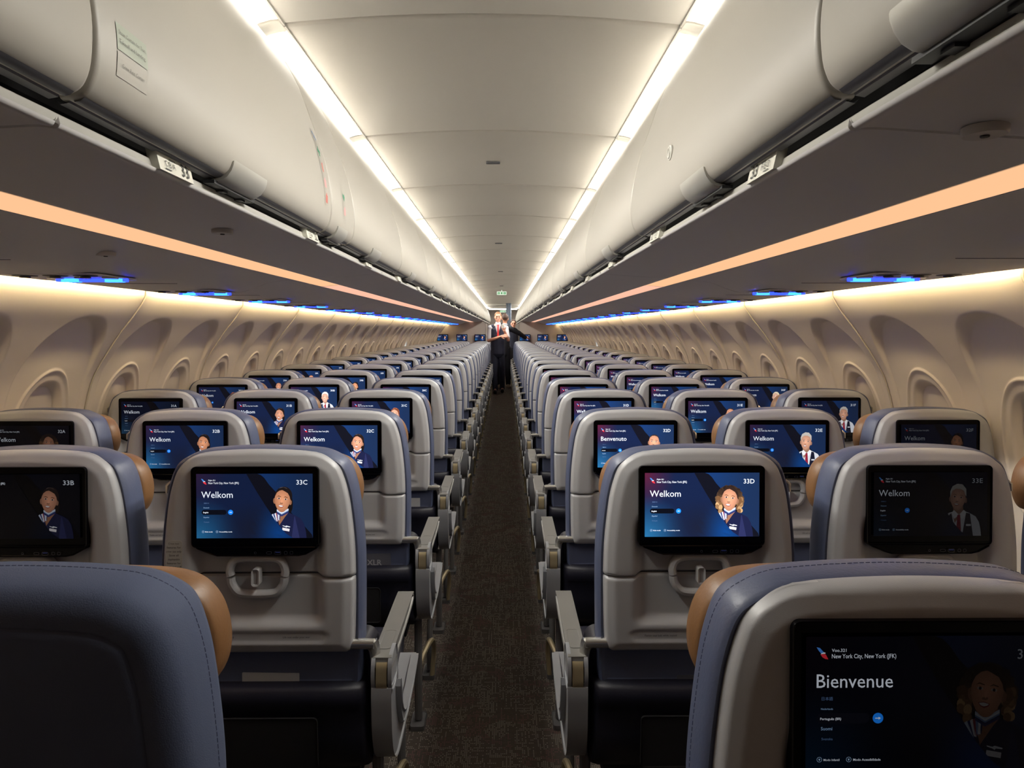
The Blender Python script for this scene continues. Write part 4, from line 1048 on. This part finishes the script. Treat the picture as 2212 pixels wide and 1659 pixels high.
def hand(mb, w, d, up, curl=.5):
    """palm and five fingers from wrist w pointing along d; up is the back of the hand."""
    d = Vector(d).normalized(); up = Vector(up); up = (up - d * up.dot(d)).normalized(); sd = d.cross(up); w = Vector(w)
    pe = w + d * .085
    for o in (-.024, 0, .024): cone(mb, w + sd * o * .6 + d * .01, pe + sd * o, .017, .014)
    for k, (o, L) in enumerate(((-.033, .058), (-.011, .072), (.011, .078), (.033, .068))):
        b = pe + sd * o; m_ = b + (d * math.cos(curl * .6) - up * math.sin(curl * .6)) * L * .5; e = m_ + (d * math.cos(curl * 1.6) - up * math.sin(curl * 1.6)) * L * .5
        cone(mb, b, m_, .0095, .009, n=8); cone(mb, m_, e, .009, .007, n=8)
    b = w + sd * .026 + d * .025; m_ = b + (sd * .8 + d * .7 - up * .2).normalized() * .038; e = m_ + (d * .9 + sd * .2 - up * .3).normalized() * .03
    cone(mb, b, m_, .013, .011, n=8); cone(mb, m_, e, .011, .008, n=8)
def head(mb, c, f=-1):
    """c is the head centre, f the direction faced along y."""
    x, y, z = c
    mb.ell((x, y - f * .006, z + .022), (.074, .092, .096), 20, 14); mb.ell((x, y + f * .016, z - .035), (.060, .070, .078), 20, 14); mb.ell((x, y + f * .055, z - .088), (.030, .028, .022))
    mb.ell((x, y + f * .083, z + .028), (.050, .014, .014)); cone(mb, (x, y + f * .088, z + .012), (x, y + f * .108, z - .022), .008, .0125, n=8)
    mb.ell((x, y + f * .084, z - .055), (.026, .012, .012))
    for s in (-1, 1): mb.ell((x + s * .074, y - f * .004, z - .008), (.010, .020, .032), 10, 8); mb.ell((x + s * .038, y + f * .068, z - .012), (.022, .018, .02), 10, 8)
def face_bits(t, c, f, hair, long=0, beard=False):
    x, y, z = c
    for s in (-1, 1):
        mb = MB(); mb.ell((x + s * .031, y + f * .086, z + .006), (.013, .008, .007), 12, 8); put('eye', mb.mesh('eye', 'eye'), t)
        mb = MB(); cone(mb, (x + s * .015, y + f * .096, z + .030), (x + s * .048, y + f * .086, z + .030), .005, .004, n=8); put('eyebrow', mb.mesh('eyebrow', hair), t)
    mb = MB(); mb.ell((x, y + f * .094, z - .056), (.024, .006, .007), 12, 8); put('mouth', mb.mesh('mouth', 'lip'), t)
    mb = MB(); mb.ell((x, y - f * .016, z + .036), (.080, .096, .092), 20, 14)
    mb.xf(lambda a, b, c_: (a, b, max(c_, z + .012 if (b - y) * f > -.02 else z - .06 - long)))
    mb.xf(lambda a, b, c_: (a, (y + f * .060) if (b - y) * f > .060 and c_ < z + .075 else b, c_))
    put('hair', fuse(mb, 'hair', hair, .007), t)
# attendant, walking towards the camera down the aisle
px, py = -.10, 15.30
t = thing('person', (px, py, 0), 'person in a navy waistcoat and red tie standing in the aisle, hand to chest', 'person')
hc = (.010, -.01, 1.70)
b = MB(); head(b, hc)
cone(b, (.01, .01, 1.50), (.01, 0, 1.62), .056, .050); cone(b, (0, .01, 1.30), (0, .01, 1.42), .150, .155, .66); cone(b, (.01, .01, 1.04), (0, .01, 1.25), .135, .140, .72)
SH = {-1: (-.165, .0, 1.465), 1: (.185, .02, 1.465)}; EL = {-1: (-.195, -.02, 1.185), 1: (.235, -.06, 1.20)}; WR = {-1: (.075, -.235, 1.275), 1: (.150, -.235, 1.40)}
for s in (-1, 1):
    cone(b, (0, .01, 1.46), SH[s], .065, .056); cone(b, SH[s], EL[s], .050, .040); cone(b, EL[s], WR[s], .041, .026)
hand(b, WR[-1], (.97, -.08, .16), (0, -1, .3), .35); hand(b, WR[1], (-.35, -.15, .9), (-.4, -.9, 0), .9)
hips = {-1: (-.075, .01, .94), 1: (.080, .01, .94)}; knee = {-1: (-.075, -.03, .50), 1: (.10, .06, .52)}; ank = {-1: (-.055, -.05, .10), 1: (.105, .20, .11)}
for s in (-1, 1): cone(b, hips[s], knee[s], .080, .058); cone(b, knee[s], ank[s], .056, .038); cone(b, ank[s], (ank[s][0], ank[s][1] - .12, .05), .035, .032)
put('body', fuse(b, 'body', 'skin'), t); face_bits(t, hc, -1, 'hair1')
b = MB(); cone(b, (0, .01, 1.31), (0, .01, 1.41), .158, .158, .66); cone(b, (.01, .01, 1.0), (0, .01, 1.27), .140, .146, .72); cone(b, (.01, .005, 1.50), (.01, .0, 1.565), .070, .060)
for s in (-1, 1):
    m_ = Vector(SH[s]).lerp(Vector(EL[s]), .78); cone(b, (0, .01, 1.46), SH[s], .072, .063); cone(b, SH[s], m_, .058, .057)
put('shirt', fuse(b, 'shirt', 'shirt'), t)
b = MB(); cone(b, (0, .01, 1.28), (0, .01, 1.385), .170, .170, .72); cone(b, (.01, .01, .93), (0, .01, 1.27), .166, .160, .82)
for s in (-1, 1): cone(b, (s * .085, .01, 1.36), (s * .095, .012, 1.475), .082, .078)
w = fuse(b, 'waistcoat', 'suit'); put('waistcoat', w, t)
mb = MB(); mb.prism([(0, 1.27), (.062, 1.52), (.03, 1.55), (-.03, 1.55), (-.062, 1.52)], -.134, -.10, 'y', .004); mb.xf(lambda x, y, z: (x + .008, y + max(0, z - 1.42) * .38, z)); put('shirt_front', mb.mesh('shirt_front', 'shirt'), t)
mb = MB(); mb.prism([(0, 1.24), (.024, 1.29), (.012, 1.50), (.020, 1.535), (-.020, 1.535), (-.012, 1.50), (-.024, 1.29)], -.148, -.130, 'y', .003); mb.xf(lambda x, y, z: (x + .012, y + max(0, z - 1.42) * .38, z)); put('tie', mb.mesh('tie', 'tie'), t)
b = MB(); cone(b, (0, .01, .95), (0, .01, 1.04), .150, .142, .80)
for s in (-1, 1): cone(b, (hips[s][0] * .85, .01, .93), knee[s], .098, .074); cone(b, knee[s], (ank[s][0], ank[s][1], .09), .072, .060)
put('trousers', fuse(b, 'trousers', 'suit', .007), t)
for s in (-1, 1):
    b = MB(); a = ank[s]; cone(b, (a[0], a[1] + .02, .062), (a[0], a[1] - .15, .044), .052, .042); b.xf(lambda x, y, z: (x, y, max(z, .004))); put('shoe', fuse(b, 'shoe', 'shoe'), t)
# object held in the raised hand
mb = MB(); mb.prism(rrect(0, 0, .05, .085, .008), -.004, .004, 'y', .002)
o = put('handset', mb.mesh('handset', 'white'), None, (px + .115, py - .285, 1.50)); o.rotation_euler = (R(10), R(-20), 0); tag(o, 'small white handset held up at the chest of the person with the red tie', 'handset')
# second person, turned away behind him, one arm laid on a seat back to the right
px, py = .025, 16.62
t = thing('person', (px, py, 0), 'person in a black coat turned away, arm stretched onto a seat top', 'person')
hc = (.045, 0, 1.69); b = MB(); head(b, hc, 1)
cone(b, (.02, 0, 1.48), (.04, 0, 1.61), .055, .050); cone(b, (0, 0, 1.28), (0, 0, 1.40), .155, .160, .66); cone(b, (0, 0, 1.02), (0, 0, 1.25), .14, .145, .72)
SH = {-1: (-.160, .0, 1.44), 1: (.170, 0, 1.45)}; EL = {-1: (-.17, .06, 1.16), 1: (.38, .06, 1.345)}; WR = {-1: (-.08, .22, 1.10), 1: (.54, .24, 1.235)}
for s in (-1, 1): cone(b, (0, 0, 1.44), SH[s], .065, .056); cone(b, SH[s], EL[s], .050, .040); cone(b, EL[s], WR[s], .041, .026)
hand(b, WR[-1], (.5, .7, 0), (0, 0, 1), .6); hand(b, WR[1], (.75, .65, -.12), (0, 0, 1), .45)
hips = {-1: (-.09, 0, .95), 1: (.09, 0, .95)}; knee = {-1: (-.09, .02, .50), 1: (.10, -.02, .50)}; ank = {-1: (-.09, -.02, .10), 1: (.12, .03, .10)}
for s in (-1, 1): cone(b, hips[s], knee[s], .09, .058); cone(b, knee[s], ank[s], .056, .038); cone(b, ank[s], (ank[s][0], ank[s][1] + .12, .05), .035, .032)
put('body', fuse(b, 'body', 'skin2'), t); face_bits(t, hc, 1, 'hair2', .03)
b = MB(); cone(b, (0, 0, 1.29), (0, 0, 1.42), .170, .172, .74); cone(b, (0, 0, .86), (0, 0, 1.27), .165, .160, .80)
for s in (-1, 1): cone(b, (0, 0, 1.46), SH[s], .075, .070); cone(b, SH[s], EL[s], .068, .062); cone(b, EL[s], WR[s], .060, .050)
put('coat', fuse(b, 'coat', 'coat', .007), t)
mb = MB(); mb.tube([(.028 + .062 * math.cos(a), .058 * math.sin(a), 1.545 - .012 * math.sin(a)) for a in [2 * math.pi * k / 20 for k in range(20)]], .020, 8, closed=True); put('collar', mb.mesh('collar', 'shirt'), t, None, 'white collar')
b = MB(); 
for s in (-1, 1): cone(b, hips[s], knee[s], .10, .078); cone(b, knee[s], (ank[s][0], ank[s][1], .12), .076, .064)
cone(b, (-.04, 0, .92), (.04, 0, .92), .12, .12, .9); put('trousers', fuse(b, 'trousers', 'coat', .007), t)
for s in (-1, 1):
    b = MB(); a = ank[s]; cone(b, (a[0], a[1] - .03, .062), (a[0] + s * .03, a[1] + .15, .044), .050, .040); b.xf(lambda x, y, z: (x, y, max(z, .004))); put('shoe', fuse(b, 'shoe', 'shoe2'), t)
# third person, only the head shows beyond the bulkhead
px, py = .31, 19.7
t = thing('person', (px, py, 0), 'person far back by the right bulkhead edge, only part of the face showing', 'person')
hc = (0, 0, 1.60); b = MB(); head(b, hc); cone(b, (0, 0, 1.40), (0, 0, 1.53), .05, .046); cone(b, (0, 0, .98), (0, 0, 1.32), .13, .145, .7)
for s in (-1, 1): cone(b, (0, 0, 1.36), (s * .15, 0, 1.35), .06, .05); cone(b, (s * .15, 0, 1.35), (s * .19, .02, 1.08), .046, .038); cone(b, (s * .19, .02, 1.08), (s * .19, -.05, .84), .038, .026); hand(b, (s * .19, -.05, .84), (0, -.1, -1), (s, 0, 0), .4); cone(b, (s * .08, 0, .92), (s * .08, 0, .48), .085, .055); cone(b, (s * .08, 0, .48), (s * .08, 0, .09), .055, .036)
put('body', fuse(b, 'body', 'skin'), t); face_bits(t, hc, -1, 'hair2')
b = MB(); cone(b, (0, 0, .95), (0, 0, 1.34), .15, .16, .78)
for s in (-1, 1): cone(b, (0, 0, 1.37), (s * .15, 0, 1.35), .066, .06); cone(b, (s * .15, 0, 1.35), (s * .19, .02, 1.08), .056, .05); cone(b, (s * .19, .02, 1.08), (s * .19, -.04, .88), .05, .04)
put('jacket', fuse(b, 'jacket', 'suit', .008), t)
b = MB()
for s in (-1, 1): cone(b, (s * .075, 0, .92), (s * .08, 0, .48), .10, .075); cone(b, (s * .08, 0, .48), (s * .08, 0, .10), .075, .06); cone(b, (s * .08, .02, .06), (s * .08, -.14, .045), .05, .04)
b.xf(lambda x, y, z: (x, y, max(z, .004))); put('trousers', fuse(b, 'trousers', 'coat', .008), t)
